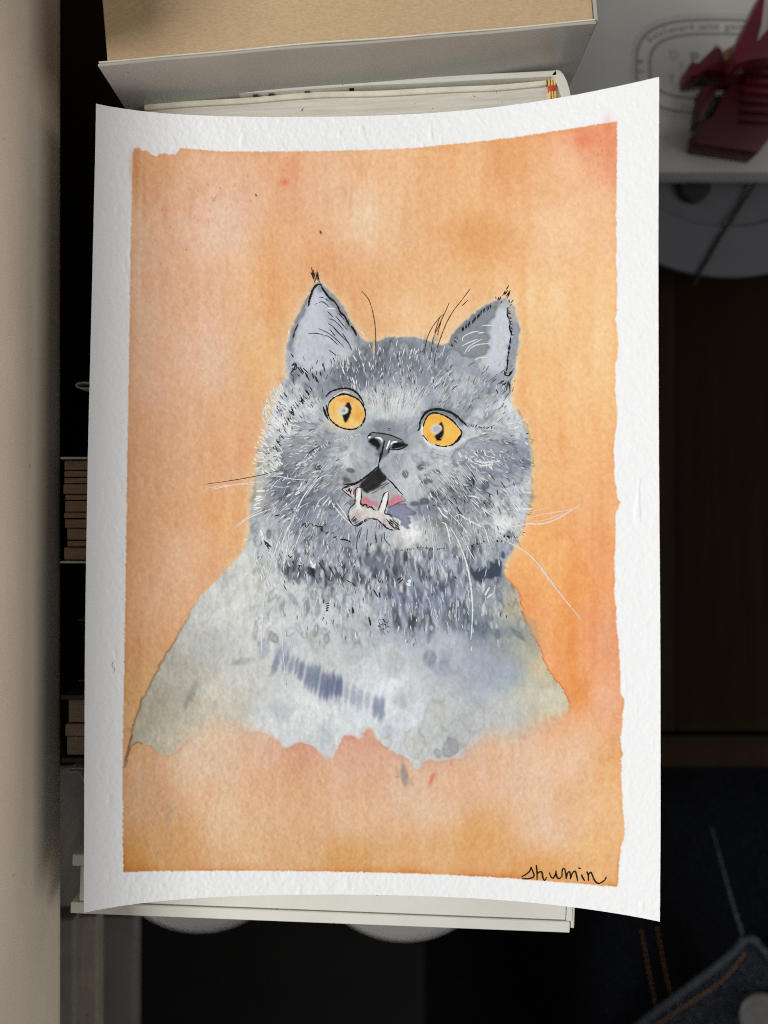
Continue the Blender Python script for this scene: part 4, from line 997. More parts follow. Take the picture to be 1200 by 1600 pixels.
# a finger of paper curling: normals for a seamless surface across the parts
du = np.stack([np.gradient(PX, axis=1), np.gradient(PY, axis=1), np.gradient(PZ, axis=1)], -1)
dv = np.stack([np.gradient(PX, axis=0), np.gradient(PY, axis=0), np.gradient(PZ, axis=0)], -1)
NR = np.cross(dv, du); NR /= np.linalg.norm(NR, axis=-1, keepdims=True)
NR[NR[..., 2] < 0] *= -1
ALLV = np.stack([PX-org[0], PY-org[1], PZ-org[2]], -1).reshape(-1, 3)
ALLC = C.reshape(-1, 3); ALLN = NR.reshape(-1, 3)
idg = np.arange(GX*GY).reshape(GY, GX)
quads = np.stack([idg[:-1, :-1], idg[1:, :-1], idg[1:, 1:], idg[:-1, 1:]], -1).reshape(-1, 4)
pfl = pf.reshape(-1)
def grid_mesh(name, V, Q, Cc, Nn, mat, parent):
    me = bpy.data.meshes.new(name)
    me.vertices.add(len(V)); me.vertices.foreach_set('co', V.astype(np.float32).ravel())
    nq = len(Q); me.loops.add(nq*4); me.loops.foreach_set('vertex_index', Q.astype(np.int32).ravel())
    me.polygons.add(nq); me.polygons.foreach_set('loop_start', np.arange(0, nq*4, 4, dtype=np.int32))
    me.polygons.foreach_set('use_smooth', np.ones(nq, bool))
    me.update(calc_edges=True)
    ca = me.color_attributes.new('paint', 'FLOAT_COLOR', 'POINT')
    ca.data.foreach_set('color', np.concatenate([Cc, np.ones((len(Cc), 1), np.float32)], 1).astype(np.float32).ravel())
    if Nn is not None: me.normals_split_custom_set_from_vertices(Nn.astype(np.float32))
    return link(name, me, mat, parent)
def piece(name, idx, parent):
    Q = quads[pfl == idx]
    used, inv = np.unique(Q, return_inverse=True)
    return grid_mesh(name, ALLV[used], inv.reshape(-1, 4), ALLC[used], ALLN[used], M['paint'], parent)
piece('paper_margin', 0, paint_e)['label'] = 'white cold pressed paper margin'
piece('orange_wash', 1, paint_e)['label'] = 'mottled orange background wash'
cat_o = piece('painted_cat', 2, paint_e); cat_o['label'] = 'grey cat with open mouth'
piece('ear', 3, cat_o); piece('ear', 4, cat_o)
piece('eye', 5, cat_o); piece('eye', 6, cat_o)
piece('nose', 7, cat_o); piece('mouth', 8, cat_o)
# back of the sheet and its cut edges
TH = 0.00045
ii = np.unique(np.concatenate([np.arange(0, GY, 10), [GY-1]])); jj = np.unique(np.concatenate([np.arange(0, GX, 10), [GX-1]]))
Pb = np.stack([PX-org[0], PY-org[1], Zg-org[2]-TH], -1)[np.ix_(ii, jj)]
nb = np.arange(len(ii)*len(jj)).reshape(len(ii), len(jj))
Qb = np.stack([nb[:-1, :-1], nb[:-1, 1:], nb[1:, 1:], nb[1:, :-1]], -1).reshape(-1, 4)
per = np.concatenate([idg[0, :-1], idg[:-1, -1], idg[-1, :0:-1], idg[:0:-1, 0]])
E1 = ALLV[per]; E2 = E1.copy(); E2[:, 2] -= TH
n0 = len(nb.ravel()); m_ = len(per); i0 = np.arange(m_); i1 = (i0+1) % m_
Qe = np.stack([n0+i0, n0+i1, n0+m_+i1, n0+m_+i0], -1)
Vb = np.concatenate([Pb.reshape(-1, 3), E1, E2])
grid_mesh('paper_back', Vb, np.concatenate([Qb, Qe]), np.full((len(Vb), 3), 0.80, np.float32), None, M['paint'], paint_e)

# --- pen and gouache lines lie on the paper as thin films
def surf(dx, dy, lift):
    """sheet point for drawing units"""
    s = (dx-140)/891.0; v = (dy-170)/1235.0
    for _ in range(6):
        j = np.clip(s*(GX-1), 0, GX-1.001); i = np.clip(v*(GY-1), 0, GY-1.001)
        ji, i_ = j.astype(int), i.astype(int)
        ex = dx-DX[i_, ji]-(j-ji)*(DX[i_, ji+1]-DX[i_, ji]); ey = dy-DY[i_, ji]-(i-i_)*(DY[i_+1, ji]-DY[i_, ji])
        s = s+ex/891.0; v = v+ey/1235.0
    j = np.clip(s*(GX-1), 0, GX-1.001); i = np.clip(v*(GY-1), 0, GY-1.001)
    ji, i_ = j.astype(int), i.astype(int); aj, ai = j-ji, i-i_
    def b(A): return (A[i_, ji]*(1-aj)+A[i_, ji+1]*aj)*(1-ai)+(A[i_+1, ji]*(1-aj)+A[i_+1, ji+1]*aj)*ai
    return np.stack([b(PX)-org[0], b(PY)-org[1], b(Zg)-org[2]+lift], -1)
class Lines:
    def __init__(self): self.V = []; self.Q = []; self.C = []; self.n = 0
    def add(self, pts, w, col, taper=0.5, wob=0.25, step=2.2, lift=0.00006):
        P = catmull(pts, step); n = len(P)
        if n < 2: return
        t = np.gradient(P, axis=0); t /= np.linalg.norm(t, axis=1, keepdims=True)+1e-9
        nn = np.stack([-t[:, 1], t[:, 0]], 1)
        u = np.linspace(0, 1, n)
        pro = 1-taper*np.abs(2*u-1)**2.2 if taper >= 0 else 1+taper*u
        ww = w*0.5*pro*(1+wob*np.array([rnd.uniform(-1, 1) for _ in range(n)]))
        c = np.array(col, float)
        A = surf(P[:, 0]+nn[:, 0]*ww, P[:, 1]+nn[:, 1]*ww, lift); B_ = surf(P[:, 0]-nn[:, 0]*ww, P[:, 1]-nn[:, 1]*ww, lift)
        V = np.empty((2*n, 3)); V[0::2] = A; V[1::2] = B_
        i = np.arange(n-1)*2+self.n
        self.V.append(V); self.Q.append(np.stack([i, i+2, i+3, i+1], -1)); self.n += 2*n
        self.C.append(np.tile(albedo(c), (2*n, 1)))
    def build(self, name, parent, stuff=False):
        if not self.V: return None
        V = np.concatenate(self.V); Q = np.concatenate(self.Q); Cc = np.concatenate(self.C).astype(np.float32)
        N_ = np.tile(np.array([[0, 0, 1.0]]), (len(V), 1))
        o = grid_mesh(name, V, Q, Cc, N_, M['gouache'], parent)
        if stuff: o['kind'] = 'stuff'
        return o
INK = (30, 29, 32); WH = (238, 240, 240)
ink = Lines(); gou = Lines()
def zl(L, ox, oy, s=6.0): return [(ox+p[0]/s, oy+p[1]/s) for p in L]
def inks(strokes, ox, oy, w=1.5, s=6.0, col=INK, **k):
    for st_ in strokes: ink.add(zl(st_, ox, oy, s), w*1.2, tuple(c+rnd.uniform(-8, 14) for c in col), **k)
def whites(strokes, ox, oy, w=1.6, s=6.0, col=WH, **k):
    for st_ in strokes: gou.add(zl(st_, ox, oy, s), w*1.2, tuple(c+rnd.uniform(-6, 8) for c in col), **k)
def ticks(buf, path, n, L, ang, col, w, jit=3.0, ja=.18, dl=.35):
    P = catmull(path, 1.0)
    for i in range(n):
        p = P[int((i+rnd.uniform(0, 1))*(len(P)-1)/n)]
        a = math.radians(ang)+rnd.gauss(0, ja); l = L*(1+rnd.uniform(-dl, dl))
        x, y = p[0]+rnd.gauss(0, jit), p[1]+rnd.gauss(0, jit)
        buf.add([(x, y), (x+.5*l*math.cos(a)+rnd.gauss(0, .4), y+.5*l*math.sin(a)+rnd.gauss(0, .4)), (x+l*math.cos(a), y+l*math.sin(a))], w*rnd.uniform(.7, 1.3), tuple(c+rnd.uniform(-8, 10) for c in col), step=1.8)
# left ear
O = (420, 400)
inks([[(400,105),(408,150),(430,250)],[(393,150),(420,220)],[(415,130),(440,235)],[(450,130),(460,190),(475,245)],[(455,150),(470,235)],[(440,150),(455,230)]], *O, w=1.4)
inks([[(370,465),(385,390),(410,320),(440,280),(480,265),(510,310),(545,355)]], *O, w=2.6, wob=.5)
inks([[(500,310),(540,360),(580,400),(620,430)],[(610,420),(650,480),(670,530),(710,565)],[(700,550),(735,610),(755,660)],[(770,660),(800,700),(820,748)]], *O, w=2.2, wob=.6)
inks([[(780,665),(805,705),(822,748)],[(770,655),(795,690)]], *O, w=2.8)
for p in catmull(zl([(500,310),(560,385),(620,430),(660,510),(710,560),(745,625)], *O), 3.0): ink.add([(p[0]-1.5, p[1]-3), (p[0]+2, p[1]+4)], 1.3, INK)
for p in catmull(zl([(375,460),(390,390),(415,320)], *O), 3.2): ink.add([(p[0]+2, p[1]-3), (p[0]-2, p[1]+3)], 1.3, INK)
inks([[(470,385),(520,395),(562,425)],[(430,455),(490,430),(530,445),(562,475)],[(550,520),(597,568)],[(625,560),(680,630),(740,700)],[(655,540),(705,598)],[(560,588),(620,610),(697,690)],[(465,680),(560,725),(640,790),(705,857)],
      [(368,730),(440,725),(510,738)],[(505,750),(560,755),(650,835)],[(555,632),(605,665),(660,730),(740,810),(778,885)],[(570,685),(620,750)],[(565,882),(635,935)],[(690,725),(750,820)],[(605,672),(690,760)]], *O, w=1.15, col=(52,52,58))
inks([[(275,640),(240,710)],[(240,715),(225,775)],[(205,915),(232,950)]], *O, w=1.5)
inks([[(245,990),(215,1030),(250,1010),(235,1060),(205,1100),(235,1130)],[(270,1040),(320,1110)],[(290,1040),(330,1100)],[(320,1050),(368,1095)],[(270,1110),(290,1130)],[(350,1100),(380,1170)],[(405,1095),(420,1150)],[(430,1120),(450,1180)],[(440,1130),(465,1190)],[(250,1000),(262,1050),(235,1070)],[(340,1090),(360,1140)],[(480,1085),(490,1130)]], *O, w=1.5)
inks([[(510,1010),(525,1085)],[(580,965),(590,1020)],[(600,950),(625,1000)],[(510,1000),(500,1040)]], *O, w=1.1)
inks([[(872,330),(930,400),(965,490),(990,610),(1000,720),(1005,940)]], *O, w=.9, col=(60,45,36), taper=.2)
whites([[(985,790),(985,930)]], *O, w=3.2, col=(214,176,140)); whites([[(525,500),(590,492),(625,500)],[(865,700),(900,745)],[(190,690),(185,740)]], *O, w=1.6)
whites([[(x, 905+rnd.uniform(-20, 30)), (x+rnd.uniform(-5, 12), 1000+rnd.uniform(-20, 60))] for x in range(620, 760, 16)], *O, w=1.2, col=(210,214,214))
whites([[(680,1020),(710,1110)],[(740,1040),(735,1080)],[(880,1000),(890,1040)],[(940,990),(950,1040)],[(785,1140),(800,1200)],[(820,1160),(825,1200)]], *O, w=1.6)
# right ear
O = (640, 430)
inks([[(870,195),(930,95)],[(890,190),(920,140)],[(905,200),(945,140)],[(915,215),(940,160)],[(805,200),(810,220)],[(825,240),(835,205)],[(840,235),(855,200)],[(855,265),(862,245)],[(930,225),(935,260)],[(950,260),(972,230)],[(885,180),(900,150)],[(945,290),(955,270)]], *O, w=1.4)
for p in catmull(zl([(495,510),(580,440),(650,375),(690,335),(765,285)], *O), 2.6): ink.add([(p[0]+rnd.uniform(-1.5, 1.5), p[1]-3.4), (p[0]+rnd.uniform(-1, 2), p[1]+3.2)], 1.35, INK)
inks([[(395,650),(410,665)],[(390,640),(400,672)],[(415,610),(440,635)],[(440,580),(450,600)],[(500,490),(510,520)],[(420,590),(440,575)]], *O, w=1.4)
inks([[(920,310),(915,370),(940,440),(935,500),(955,540),(945,600),(935,680),(920,770),(915,850),(898,940)]], *O, w=2.0, wob=.7)
inks([[(898,940),(930,942),(962,900)],[(930,930),(965,898)],[(890,900),(895,945)]], *O, w=2.0)
for p in catmull(zl([(920,320),(940,440),(955,560)], *O), 2.4): ink.add([(p[0]-2.5, p[1]-2), (p[0]+2.5+rnd.uniform(0, 2), p[1]+rnd.uniform(-4, 3))], 1.0, INK)
inks([[(840,1020),(880,990),(870,1030),(900,1010),(885,1035)],[(850,1010),(895,1025)],[(915,1010),(910,1080)],[(940,990),(940,1110)],[(810,1070),(830,1110)],[(925,1000),(930,1040)]], *O, w=1.5)
inks([[(570,125),(480,245),(410,335),(350,440),(300,560),(260,680),(235,790),(238,840)],[(545,235),(488,290)],[(372,258),(340,330),(280,460),(220,600),(200,725)],[(320,365),(270,410),(200,510),(160,610),(135,735)],[(300,420),(270,520),(262,565)],[(280,400),(235,540)]], *O, w=.95, col=(56,46,40), taper=.3)
whites([[(500,620),(495,590),(530,560),(590,535),(650,525)],[(490,665),(560,630),(640,600)],[(515,740),(540,690),(600,640),(680,600)],[(545,720),(580,680),(650,650),(760,640)],[(670,480),(720,470),(830,480)],[(612,800),(650,775),(740,770)],[(640,545),(700,535)]], *O, w=1.5, col=(226,230,234))
whites([[(5,860),(8,880)],[(260,1030),(310,950)],[(190,1000),(230,955)],[(385,1045),(470,1020)],[(590,1115),(640,1075)],[(690,1190),(740,1165)],[(130,1120),(160,1070)],[(20,1085),(25,1150)]], *O, w=1.4, col=(216,220,222))
# eyes
O = (480, 580)
inks([[(190,385),(200,310),(235,260),(290,228),(350,218),(420,235),(480,268),(520,315),(543,370)],[(543,360),(542,430),(515,495),(465,535),(400,546),(330,533),(270,503),(215,450),(190,385)]], *O, w=1.9, taper=.1, wob=.5)
inks([[(260,240),(330,212),(400,225),(470,255)],[(505,300),(535,345),(548,400),(540,440)],[(160,350),(175,400),(195,440)],[(150,330),(165,400),(200,455)],[(180,315),(185,380)]], *O, w=1.7)
inks([[(175,240),(215,195),(290,168),(350,160),(410,170),(465,205),(510,260),(535,320)]], *O, w=2.4, taper=.5)
inks([[(350,162),(400,166),(450,190),(480,215)],[(470,205),(520,275)]], *O, w=2.2)
whites([[(490,520),(535,470)],[(250,240),(330,195),(400,200)],[(470,540),(500,515)]], *O, w=1.8, col=(225,225,222))
inks([[(330,365),(345,360),(352,375),(340,382)]], *O, w=.7, col=(120,124,124))
O = (640, 600)
inks([[(75,440),(95,410),(100,350),(140,280),(200,243),(280,238),(360,258),(430,292),(480,335),(535,388)]], *O, w=3.0, wob=.3)
inks([[(110,330),(160,262),(220,240),(300,243)],[(300,240),(390,268),(450,305)]], *O, w=3.0)
inks([[(125,400),(150,330),(190,282),(250,272),(330,298),(400,343),(450,398),(492,452)],[(492,445),(474,503),(430,550),(370,580),(300,585),(235,568)],[(170,535),(120,480)]], *O, w=1.8, wob=.5, taper=.2)
inks([[(415,560),(450,520),(485,470)],[(440,290),(470,330)],[(460,320),(500,365)]], *O, w=2.4)
ticks(ink, zl([(400,270),(470,320),(540,385)], *O), 14, 4.5, 70, INK, 1.3, jit=.4)
ticks(ink, zl([(550,395),(620,410),(700,418),(800,424)], *O), 15, 3.6, -55, INK, 1.2, jit=.5)
whites([[(118,380),(120,470)],[(125,490),(160,545),(195,572)]], *O, w=2.6)
inks([[(285,515),(310,490)]], *O, w=.8, col=(150,150,150))
# nose, philtrum, lip
O = (480, 580)
inks([[(565,630),(575,600),(610,575),(660,580),(720,588),(780,600),(840,625),(890,645)],[(890,655),(915,690),(945,690)],[(570,610),(600,590)],[(575,655),(620,690),(660,712)],[(780,735),(850,735),(910,715),(945,690)],[(655,705),(660,740)],[(775,715),(755,775)]], *O, w=1.7)
inks([[(725,650),(710,720),(695,790),(675,850),(662,900)],[(662,890),(600,950),(520,1010),(440,1050),(340,1060)],[(670,880),(665,920)]], *O, w=2.0, wob=.4)
inks([[(660,890),(590,960),(500,1025)],[(690,760),(672,860)]], *O, w=1.6)
inks([[(755,535),(782,540)],[(750,550),(780,556)]], *O, w=1.0)
whites([[(640,622),(680,628),(703,650),(700,668)],[(775,648),(760,690),(742,732)],[(785,690),(800,668),(845,660)],[(570,625),(600,615)]], *O, w=2.5, col=(246,246,246))
whites([[(760,830),(800,790)],[(600,930),(640,880)]], *O, w=1.3, col=(200,204,206))
inks([[(720,970),(740,1000)],[(745,1005),(800,1050),(850,1110),(900,1165)],[(760,1015),(810,1065),(830,1100)],[(330,1100),(400,1065),(460,1050)]], *O, w=1.4)
# mouth
O = (500, 720)
inks([[(330,260),(330,330),(322,400),(282,440),(262,500)],[(265,545),(300,595),(350,605),(400,570),(450,545),(530,550),(580,590),(620,630),(680,655)],[(385,250),(388,340),(380,410),(430,410),(480,440),(530,470)],[(540,470),(570,400),(600,310),(640,285)],[(640,290),(635,380),(605,490),(650,500),(690,550)],[(330,290),(350,250),(390,250)],[(300,600),(350,612),(410,575),(450,555)],[(545,560),(600,605),(650,640),(700,650)],[(265,500),(275,550),(300,595)],[(385,395),(400,430),(420,405),(450,440),(480,430),(505,465)]], *O, w=1.35, wob=.6)
inks([[(625,440),(680,420),(740,390),(800,375),(760,325)],[(640,430),(700,412),(780,372)]], *O, w=.9, col=(110,90,104))
inks([[(300,570),(345,535)],[(320,590),(370,560)],[(630,560),(690,600)],[(640,580),(700,630)],[(650,560),(690,580)],[(340,600),(410,560)],[(700,570),(745,610)],[(720,600),(745,645)],[(590,600),(640,640)],[(610,500),(660,505)],[(290,560),(330,520)],[(310,575),(350,548)],[(650,545),(720,610)],[(660,600),(720,650)],[(620,545),(660,590)],[(680,550),(720,590)],[(700,620),(750,650)]], *O, w=1.3, col=(50,46,48))
inks([[(240,265),(260,290),(275,255),(290,320)],[(205,265),(240,300),(300,345)],[(205,265),(290,235),(370,200),(440,140),(540,60)],[(215,215),(300,225),(380,190)],[(270,250),(285,300),(300,260)],[(320,270),(315,320)]], *O, w=1.3)
inks([[(450,300),(560,240),(640,200)],[(480,310),(540,280)],[(570,260),(650,205)]], *O, w=1.0, col=(80,80,82))
inks([[(370,650),(350,720),(340,830)],[(380,670),(365,730)],[(445,640),(435,750)],[(515,660),(520,740)],[(600,665),(610,740),(655,795)],[(580,710),(575,760)],[(445,765),(450,820)],[(480,765),(470,800)],[(525,720),(530,770)],[(620,720),(640,705)]], *O, w=1.1, col=(56,58,64))
inks([[(50,690),(75,665)],[(130,725),(160,705)],[(190,735),(240,745),(280,755)],[(5,630),(15,660)],[(275,745),(285,765)],[(320,985),(325,1000)],[(350,990),(352,996)],[(510,1080),(525,1100)],[(540,1105),(560,1140),(580,1110),(590,1150)],[(720,1120),(770,1090)],[(735,1150),(780,1105)],[(330,1180),(300,1140)]], *O, w=1.3)
ticks(ink, zl([(750,850),(820,835),(900,825),(1010,825)], *O), 11, 3.6, -65, INK, 1.2, jit=.6)
O = (660, 760)
ticks(ink, zl([(10,580),(120,578),(230,575)], *O), 8, 2.4, 75, INK, 1.4, jit=.5)
ticks(ink, zl([(390,555),(500,530),(590,505)], *O), 7, 2.8, 60, INK, 1.6, jit=.8)
ticks(ink, zl([(690,505),(750,505)], *O), 5, 2.6, 80, INK, 1.7, jit=.5); ticks(ink, zl([(760,460),(840,460)], *O), 4, 4, 75, INK, 2.2, jit=.6)
inks([[(100,180),(120,183)],[(140,175),(165,173)],[(205,168),(216,162)],[(320,190),(345,235),(375,265)],[(580,150),(590,170)],[(300,840),(320,870)],[(435,990),(440,1010)]], *O, w=1.5)
# throat scribbles
O = (370, 740)
inks([[(610,490),(640,465),(650,510),(670,480)],[(700,465),(720,495),(740,485),(760,500),(795,495),(800,545)],[(830,560),(860,545)],[(880,560),(910,552)],[(905,600),(930,590),(920,605)],[(965,620),(1000,615),(1050,630)],[(1050,625),(1065,650)],[(250,620),(275,670),(310,715)],[(250,615),(265,650)],[(280,670),(320,690)],[(350,400),(400,385)],[(240,345),(262,325)],[(485,445),(500,430)],[(480,760),(500,790),(515,770)],[(560,870),(595,860),(575,890),(590,905)],[(765,830),(800,880),(830,920)],[(860,870),(890,910),(920,965)],[(965,945),(990,990),(1000,960)],[(700,905),(715,950),(725,970)],[(1100,860),(1105,880)],[(1130,870),(1140,885)],[(520,820),(535,845)],[(855,985),(870,1000)],[(1030,1000),(1075,1025)]], *O, w=1.4)
inks([[(685,890),(720,910),(715,960)],[(700,920),(730,965)],[(255,630),(320,690)]], *O, w=2.6, col=(44,48,58))
O = (400, 920); inks([[(440,95),(455,90)],[(437,110),(457,102)],[(435,125),(455,115)],[(435,140),(452,130)],[(600,115),(612,150)],[(705,175),(718,230)],[(735,5),(760,50)],[(770,20),(775,60)],[(600,130),(606,155)],[(710,190),(716,225)]], *O, w=2.0, s=4.0, col=(46,50,58))
inks([[(760+8*(i % 9)+rnd.uniform(-3, 3), 190+14*(i//5)+rnd.uniform(-4, 4)), (770+8*(i % 9)+rnd.uniform(-4, 6), 198+14*(i//5)+rnd.uniform(-4, 8))] for i in range(26)], *O, w=1.2, s=4.0, col=(60,64,70))
# cheeks: pen ticks and white ticks
O = (380, 560)
ticks(ink, zl([(620,280),(540,350),(460,450),(410,560)], *O), 26, 9, 62, INK, 1.25, jit=2.0)
ticks(ink, zl([(410,560),(360,690),(320,770),(280,850)], *O), 16, 8, 58, INK, 1.25, jit=1.8)
ticks(ink, zl([(390,300),(330,400),(300,470),(310,550)], *O), 9, 5, 50, INK, 1.3, jit=1.6)
inks([[(600,910),(650,860),(720,820)],[(515,1050),(535,1020),(555,980)],[(545,1080),(555,1120)],[(940,1175),(1000,1185)],[(580,1150),(600,1170)],[(690,1020),(720,1000)],[(715,1030),(735,1045)],[(870,960),(900,945)],[(210,890),(225,895)]], *O, w=1.2)
ticks(gou, zl([(340,240),(270,310),(220,410),(190,500),(200,560)], *O), 46, 12, 62, (232,230,220), 2.0, jit=2.2)
ticks(gou, zl([(320,560),(260,640),(190,740),(150,860),(100,950)], *O), 52, 8, 38, (234,234,230), 2.0, jit=4.5)
ticks(gou, zl([(470,590),(390,650),(330,720)], *O), 16, 8, 35, (236,238,238), 2.0, jit=3)
ticks(gou, zl([(250,860),(320,900),(300,980),(240,1010),(170,1040)], *O), 26, 8, 40, (234,236,234), 2.2, jit=4)
ticks(gou, zl([(640,280),(540,340),(440,420),(360,560)], *O), 22, 7, 60, (216,220,222), 1.5, jit=4)
ticks(gou, zl([(1080,700),(940,735),(820,770),(720,810),(640,880),(560,980)], *O), 34, 6, 55, (220,224,226), 1.1, jit=1.0)
ticks(gou, [(400,765),(398,785),(396,800)], 7, 10, -15, (240,240,236), 2.6, jit=1.5)
ticks(gou, [(405,822),(412,835),(418,848),(424,855)], 8, 10, 80, WH, 2.2, jit=1.6)
ticks(gou, [(398,868),(408,888),(416,905),(430,915)], 16, 9, 78, (226,228,226), 2.0, jit=2)
# white fan between the eyes
for i in range(115):
    x = rnd.uniform(566, 650); y = 645-abs(x-605)*.2+rnd.uniform(-14, 6)
    a = -math.pi/2+(x-605)*0.012+rnd.gauss(0, .1); L = rnd.uniform(8, 26)
    gou.add([(x, y), (x+.5*L*math.cos(a), y+.5*L*math.sin(a)), (x+L*math.cos(a), y+L*math.sin(a))], rnd.uniform(.7, 1.4), (222+rnd.uniform(-14, 10),)*3, step=2)
ticks(gou, [(552,592),(560,606),(572,620)], 12, 11, 75, (222,226,228), 1.4, jit=3)
ticks(gou, [(640,625),(660,612),(680,600)], 10, 10, -55, (214,218,220), 1.3, jit=5)
# muzzle hair
def scatter(n, x0, x1, y0, y1, a0, a1, L, w, col, buf=gou):
    for _ in range(n):
        x, y = rnd.uniform(x0, x1), rnd.uniform(y0, y1); a = math.radians(rnd.uniform(a0, a1)); l = L*rnd.uniform(.5, 1.4)
        buf.add([(x, y), (x+.5*l*math.cos(a)+rnd.gauss(0, .5), y+.5*l*math.sin(a)), (x+l*math.cos(a), y+l*math.sin(a)+l*.06)], w*rnd.uniform(.6, 1.3), tuple(c+rnd.uniform(-20, 6) for c in col), step=2.2)
scatter(55, 470, 540, 715, 760, 120, 160, 13, 1.0, (214,218,220))
scatter(45, 610, 680, 705, 760, 45, 75, 12, 1.0, (220,224,226))
scatter(60, 665, 750, 720, 790, 35, 60, 16, 1.1, (222,226,228))
scatter(30, 715, 790, 700, 730, 40, 80, 7, 2.0, (234,236,238))
scatter(26, 680, 800, 560, 640, -70, -35, 11, 1.2, (206,210,212))
scatter(30, 520, 660, 555, 600, -110, -70, 9, 1.1, (198,202,206))
scatter(50, 440, 560, 790, 850, 95, 125, 15, 1.0, (206,210,214))
scatter(60, 660, 780, 790, 880, 70, 100, 18, 1.0, (210,214,216))
scatter(50, 460, 780, 880, 950, 80, 105, 13, 1.4, (214,218,220))
scatter(30, 600, 740, 930, 990, 80, 100, 14, 1.6, (206,212,214))
scatter(24, 780, 815, 760, 850, 60, 110, 8, 2.0, (222,224,224))
scatter(30, 420, 540, 680, 790, 110, 150, 9, .9, (196,200,204))
scatter(40, 455, 640, 560, 615, -120, -60, 7, .9, (66,72,82), ink)
scatter(40, 670, 800, 570, 640, -70, -35, 9, .9, (74,80,90), ink)
scatter(34, 440, 560, 860, 920, 55, 85, 7, 1.1, (60,66,76), ink)
scatter(30, 560, 700, 870, 930, 70, 110, 7, 1.1, (66,72,84), ink)
scatter(24, 700, 800, 730, 800, 40, 80, 9, .9, (70,76,86), ink)
whites([[(610,720),(700,735),(840,725)],[(600,740),(690,765),(780,745)],[(980,410),(1030,400)],[(905,380),(970,370)],[(1000,465),(1035,470)],[(600,635),(630,670)],[(700,640),(715,668)],[(520,670),(540,700)],[(755,610),(765,625)],[(900,620),(910,625)],[(960,655),(968,660)],[(1140,755),(1165,760)],[(1085,545),(1110,570)]], 640, 600, w=2.0)
whites([[(820,1130),(850,1120),(835,1150),(845,1175)],[(810,1150),(840,1170)]], 500, 720, w=3.4, col=(242,244,238))
whites([[(590,790),(600,810)],[(690,820),(720,870),(740,840)],[(700,850),(720,885)]], 370, 740, w=3.0)
whites([[(480,220),(520,190)],[(470,200),(500,150)]], 640, 880, w=3.0, s=4.0, col=(226,224,224))
scatter(26, 548, 622, 806, 822, 70, 110, 9, 1.1, (196,196,198)); scatter(12, 550, 620, 812, 824, 75, 110, 8, 1.0, (120,124,132))
# ink specks under the right jaw
inks([[(575,820),(630,915)],[(545,910),(600,900),(595,980)],[(860,920),(900,980)],[(970,920),(985,955)],[(720,1010),(780,1050)],[(745,1030),(755,1070)],[(690,1100),(705,1130)],[(820,990),(825,1040)],[(590,880),(600,960)],[(510,1050),(520,1120)],[(1090,470),(1115,460)],[(1085,515),(1105,518)],[(220,1137),(242,1140)],[(260,1135),(282,1132)],[(330,1127),(342,1122)],[(490,940),(510,960)],[(550,980),(575,1010)]], 640, 600, w=1.25, col=(44,46,52))
for x0_, x1_, y0_, y1_, n_ in [(520, 700, 540, 620, 150), (690, 800, 580, 690, 120), (405, 500, 620, 770, 200), (640, 825, 700, 850, 230), (400, 560, 780, 880, 170), (420, 790, 860, 960, 110), (440, 740, 950, 1010, 40)]:
    for _ in range(n_):
        x, y = rnd.uniform(x0_, x1_), rnd.uniform(y0_, y1_)
        if not incat(x, y) or blocked(x, y): continue
        ux, uy = fdir(x, y); a = math.atan2(uy, ux)+rnd.gauss(0, .25); l = rnd.uniform(4, 11); v = rnd.uniform(196, 240)
        gou.add([(x, y), (x+.5*l*math.cos(a), y+.5*l*math.sin(a)), (x+l*math.cos(a), y+l*math.sin(a))], rnd.uniform(.7, 2.0), (v, v+2, v+3), step=2.2)
        if rnd.random() < .35: ink.add([(x+3, y+2), (x+3+.8*l*math.cos(a), y+2+.8*l*math.sin(a))], rnd.uniform(.7, 1.3), (78+rnd.uniform(-14, 20),)*3, step=2.2)
ink.build('pen_strokes', cat_o, True)
gou.build('white_fur_strokes', cat_o, True)
# whiskers, each a line of its own
def whisker(pts, w, col, taper=.6):
    L = Lines(); L.add(pts, w, col, taper=taper, wob=.3, lift=0.00006); L.build('whisker', cat_o)
for pts, w, col in [([(318,757),(360,751),(405,743),(430,737),(455,734)],1.2,(74,62,56)),([(330,765),(370,757),(415,752)],1.5,(230,220,212)),([(322,763),(360,758),(400,757)],1.1,(228,214,204)),([(353,737),(375,748),(410,756)],1.0,(224,210,198)),([(365,828),(385,812),(403,803),(424,795)],1.6,(234,228,220)),([(364,826),(390,806),(415,794)],1.1,(234,228,222))]:
    whisker(pts, w, col)
O = (370, 740)
for st_, w in [([(900,15),(820,20),(740,70),(650,180),(590,280),(540,400),(480,520),(420,660),(360,820)],1.9),([(660,60),(520,50),(420,30),(300,20)],1.2),([(490,125),(380,125),(280,90)],.9),([(660,110),(600,150),(550,185)],2.4),([(505,190),(465,220)],2.6),([(875,212),(800,310),(750,430)],1.8),([(845,200),(770,260),(720,370)],1.3),([(875,250),(940,340),(1020,430),(1080,480)],2.0),([(935,270),(1000,360),(1045,430)],1.9),([(690,270),(620,300),(560,360),(520,420)],1.0),
              ([(625,490),(560,650),(540,720)],1.4),([(495,530),(470,700),(440,870),(430,1000)],1.7),([(440,520),(400,610),(330,820),(280,1000)],1.4),([(495,410),(425,460)],2.0),([(280,1000),(255,1200),(235,1500),(225,1900)],1.0),([(430,1000),(425,1300),(430,1600),(470,2100)],1.1),([(760,60),(690,150),(640,230)],1.3),([(600,200),(480,300),(400,360)],.9),([(60,633),(110,610)],1.6),([(150,458),(160,450)],2.0)]:
    whisker(zl(st_, *O), w, (230,233,234))
O = (660, 760)
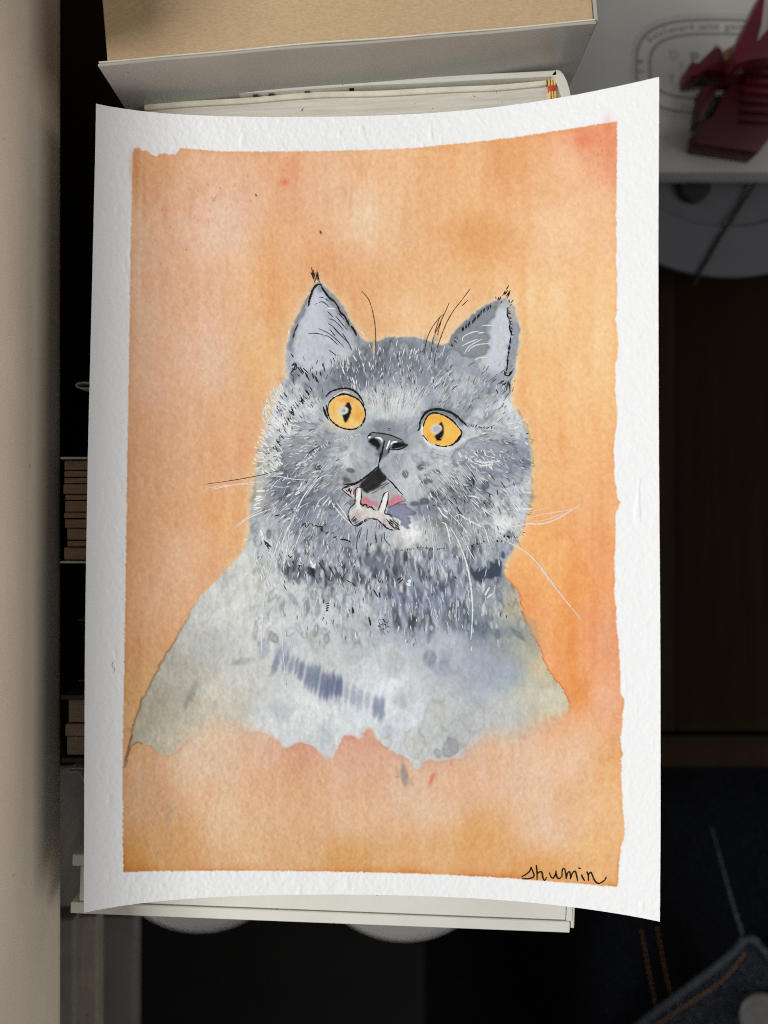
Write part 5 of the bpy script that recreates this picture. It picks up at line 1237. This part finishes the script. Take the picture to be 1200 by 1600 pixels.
for st_, w, col in [([(310,278),(350,265),(420,310),(520,360),(580,385)],2.0,WH),([(700,455),(800,520),(900,570),(1000,640),(1080,720),(1200,882),(1350,1080),(1490,1250)],2.2,(246,226,220)),([(1040,712),(1120,800),(1230,930),(1350,1090)],1.6,(244,216,206)),([(780,385),(880,372),(1000,350),(1100,352),(1250,310),(1470,180)],2.2,(246,228,222)),
              ([(950,310),(1060,278),(1200,250),(1420,210),(1500,160)],1.6,(246,222,212)),([(870,200),(960,212),(1050,210)],2.0,(244,240,236)),([(1000,240),(1200,200)],1.3,(244,214,190)),([(1000,345),(1200,300),(1380,230)],1.2,(246,220,206)),([(450,120),(560,210),(680,290)],2.0,WH),([(430,90),(490,95),(540,112)],2.2,WH),([(250,250),(360,360),(460,470)],1.4,(224,228,230)),
              ([(260,380),(320,480),(380,620),(420,750),(450,900),(465,1050),(470,1190),(455,1440)],2.6,(234,237,237)),([(60,270),(90,430),(105,600),(100,720),(110,850)],1.4,(222,226,228)),([(180,340),(215,350),(240,420),(265,540)],2.4,WH),([(150,195),(190,260),(240,300)],2.8,WH),([(370,430),(420,560),(490,690)],1.6,(228,231,232)),([(580,380),(605,460),(630,550)],1.6,WH),([(430,270),(440,310),(452,355)],2.2,WH),([(150,700),(190,770),(235,860)],1.5,(226,230,231)),([(480,130),(570,200),(660,255)],1.2,(226,230,232)),
              ([(340,300),(390,400),(430,470)],1.2,(214,218,220)),([(930,425),(975,440)],.9,(120,76,40)),([(190,200),(240,260)],1.8,WH)]:
    whisker(zl(st_, *O), w, col)
# signature
sig = Lines()
for st_ in [[(178,145),(165,185),(130,215),(88,240)],[(178,150),(205,220),(190,246),(140,258),(92,255)],[(226,128),(234,200),(234,270)],[(234,215),(262,190),(280,200),(290,250),(305,272),(325,240)],[(348,198),(365,240),(385,250),(405,220),(413,178)],[(410,190),(420,240),(442,255),(466,238)],
            [(466,238),(472,170),(490,165),(502,200),(507,258)],[(507,255),(520,205),(535,190),(545,215),(548,262)],[(548,260),(565,205),(590,188),(602,220),(613,277)],[(650,215),(660,245),(680,277)],[(620,155),(643,162)],[(700,188),(715,230),(715,276)],[(712,225),(735,195),(750,220),(775,275),(805,300),(840,290),(870,265),(883,238)]]:
    sig.add(zl(st_, 800, 1330), 2.3, (30, 25, 24), taper=.25, wob=.15, step=1.2, lift=0.0001)
so = sig.build('signature', paint_e); so['label'] = 'handwritten signature reading shumin'
# a dark hair stuck to the left margin
hr = Lines(); hr.add([(178,1032),(175,1040),(179,1046),(177,1052)], .7, (140,134,130)); hr.build('stray_fibre', paint_e)
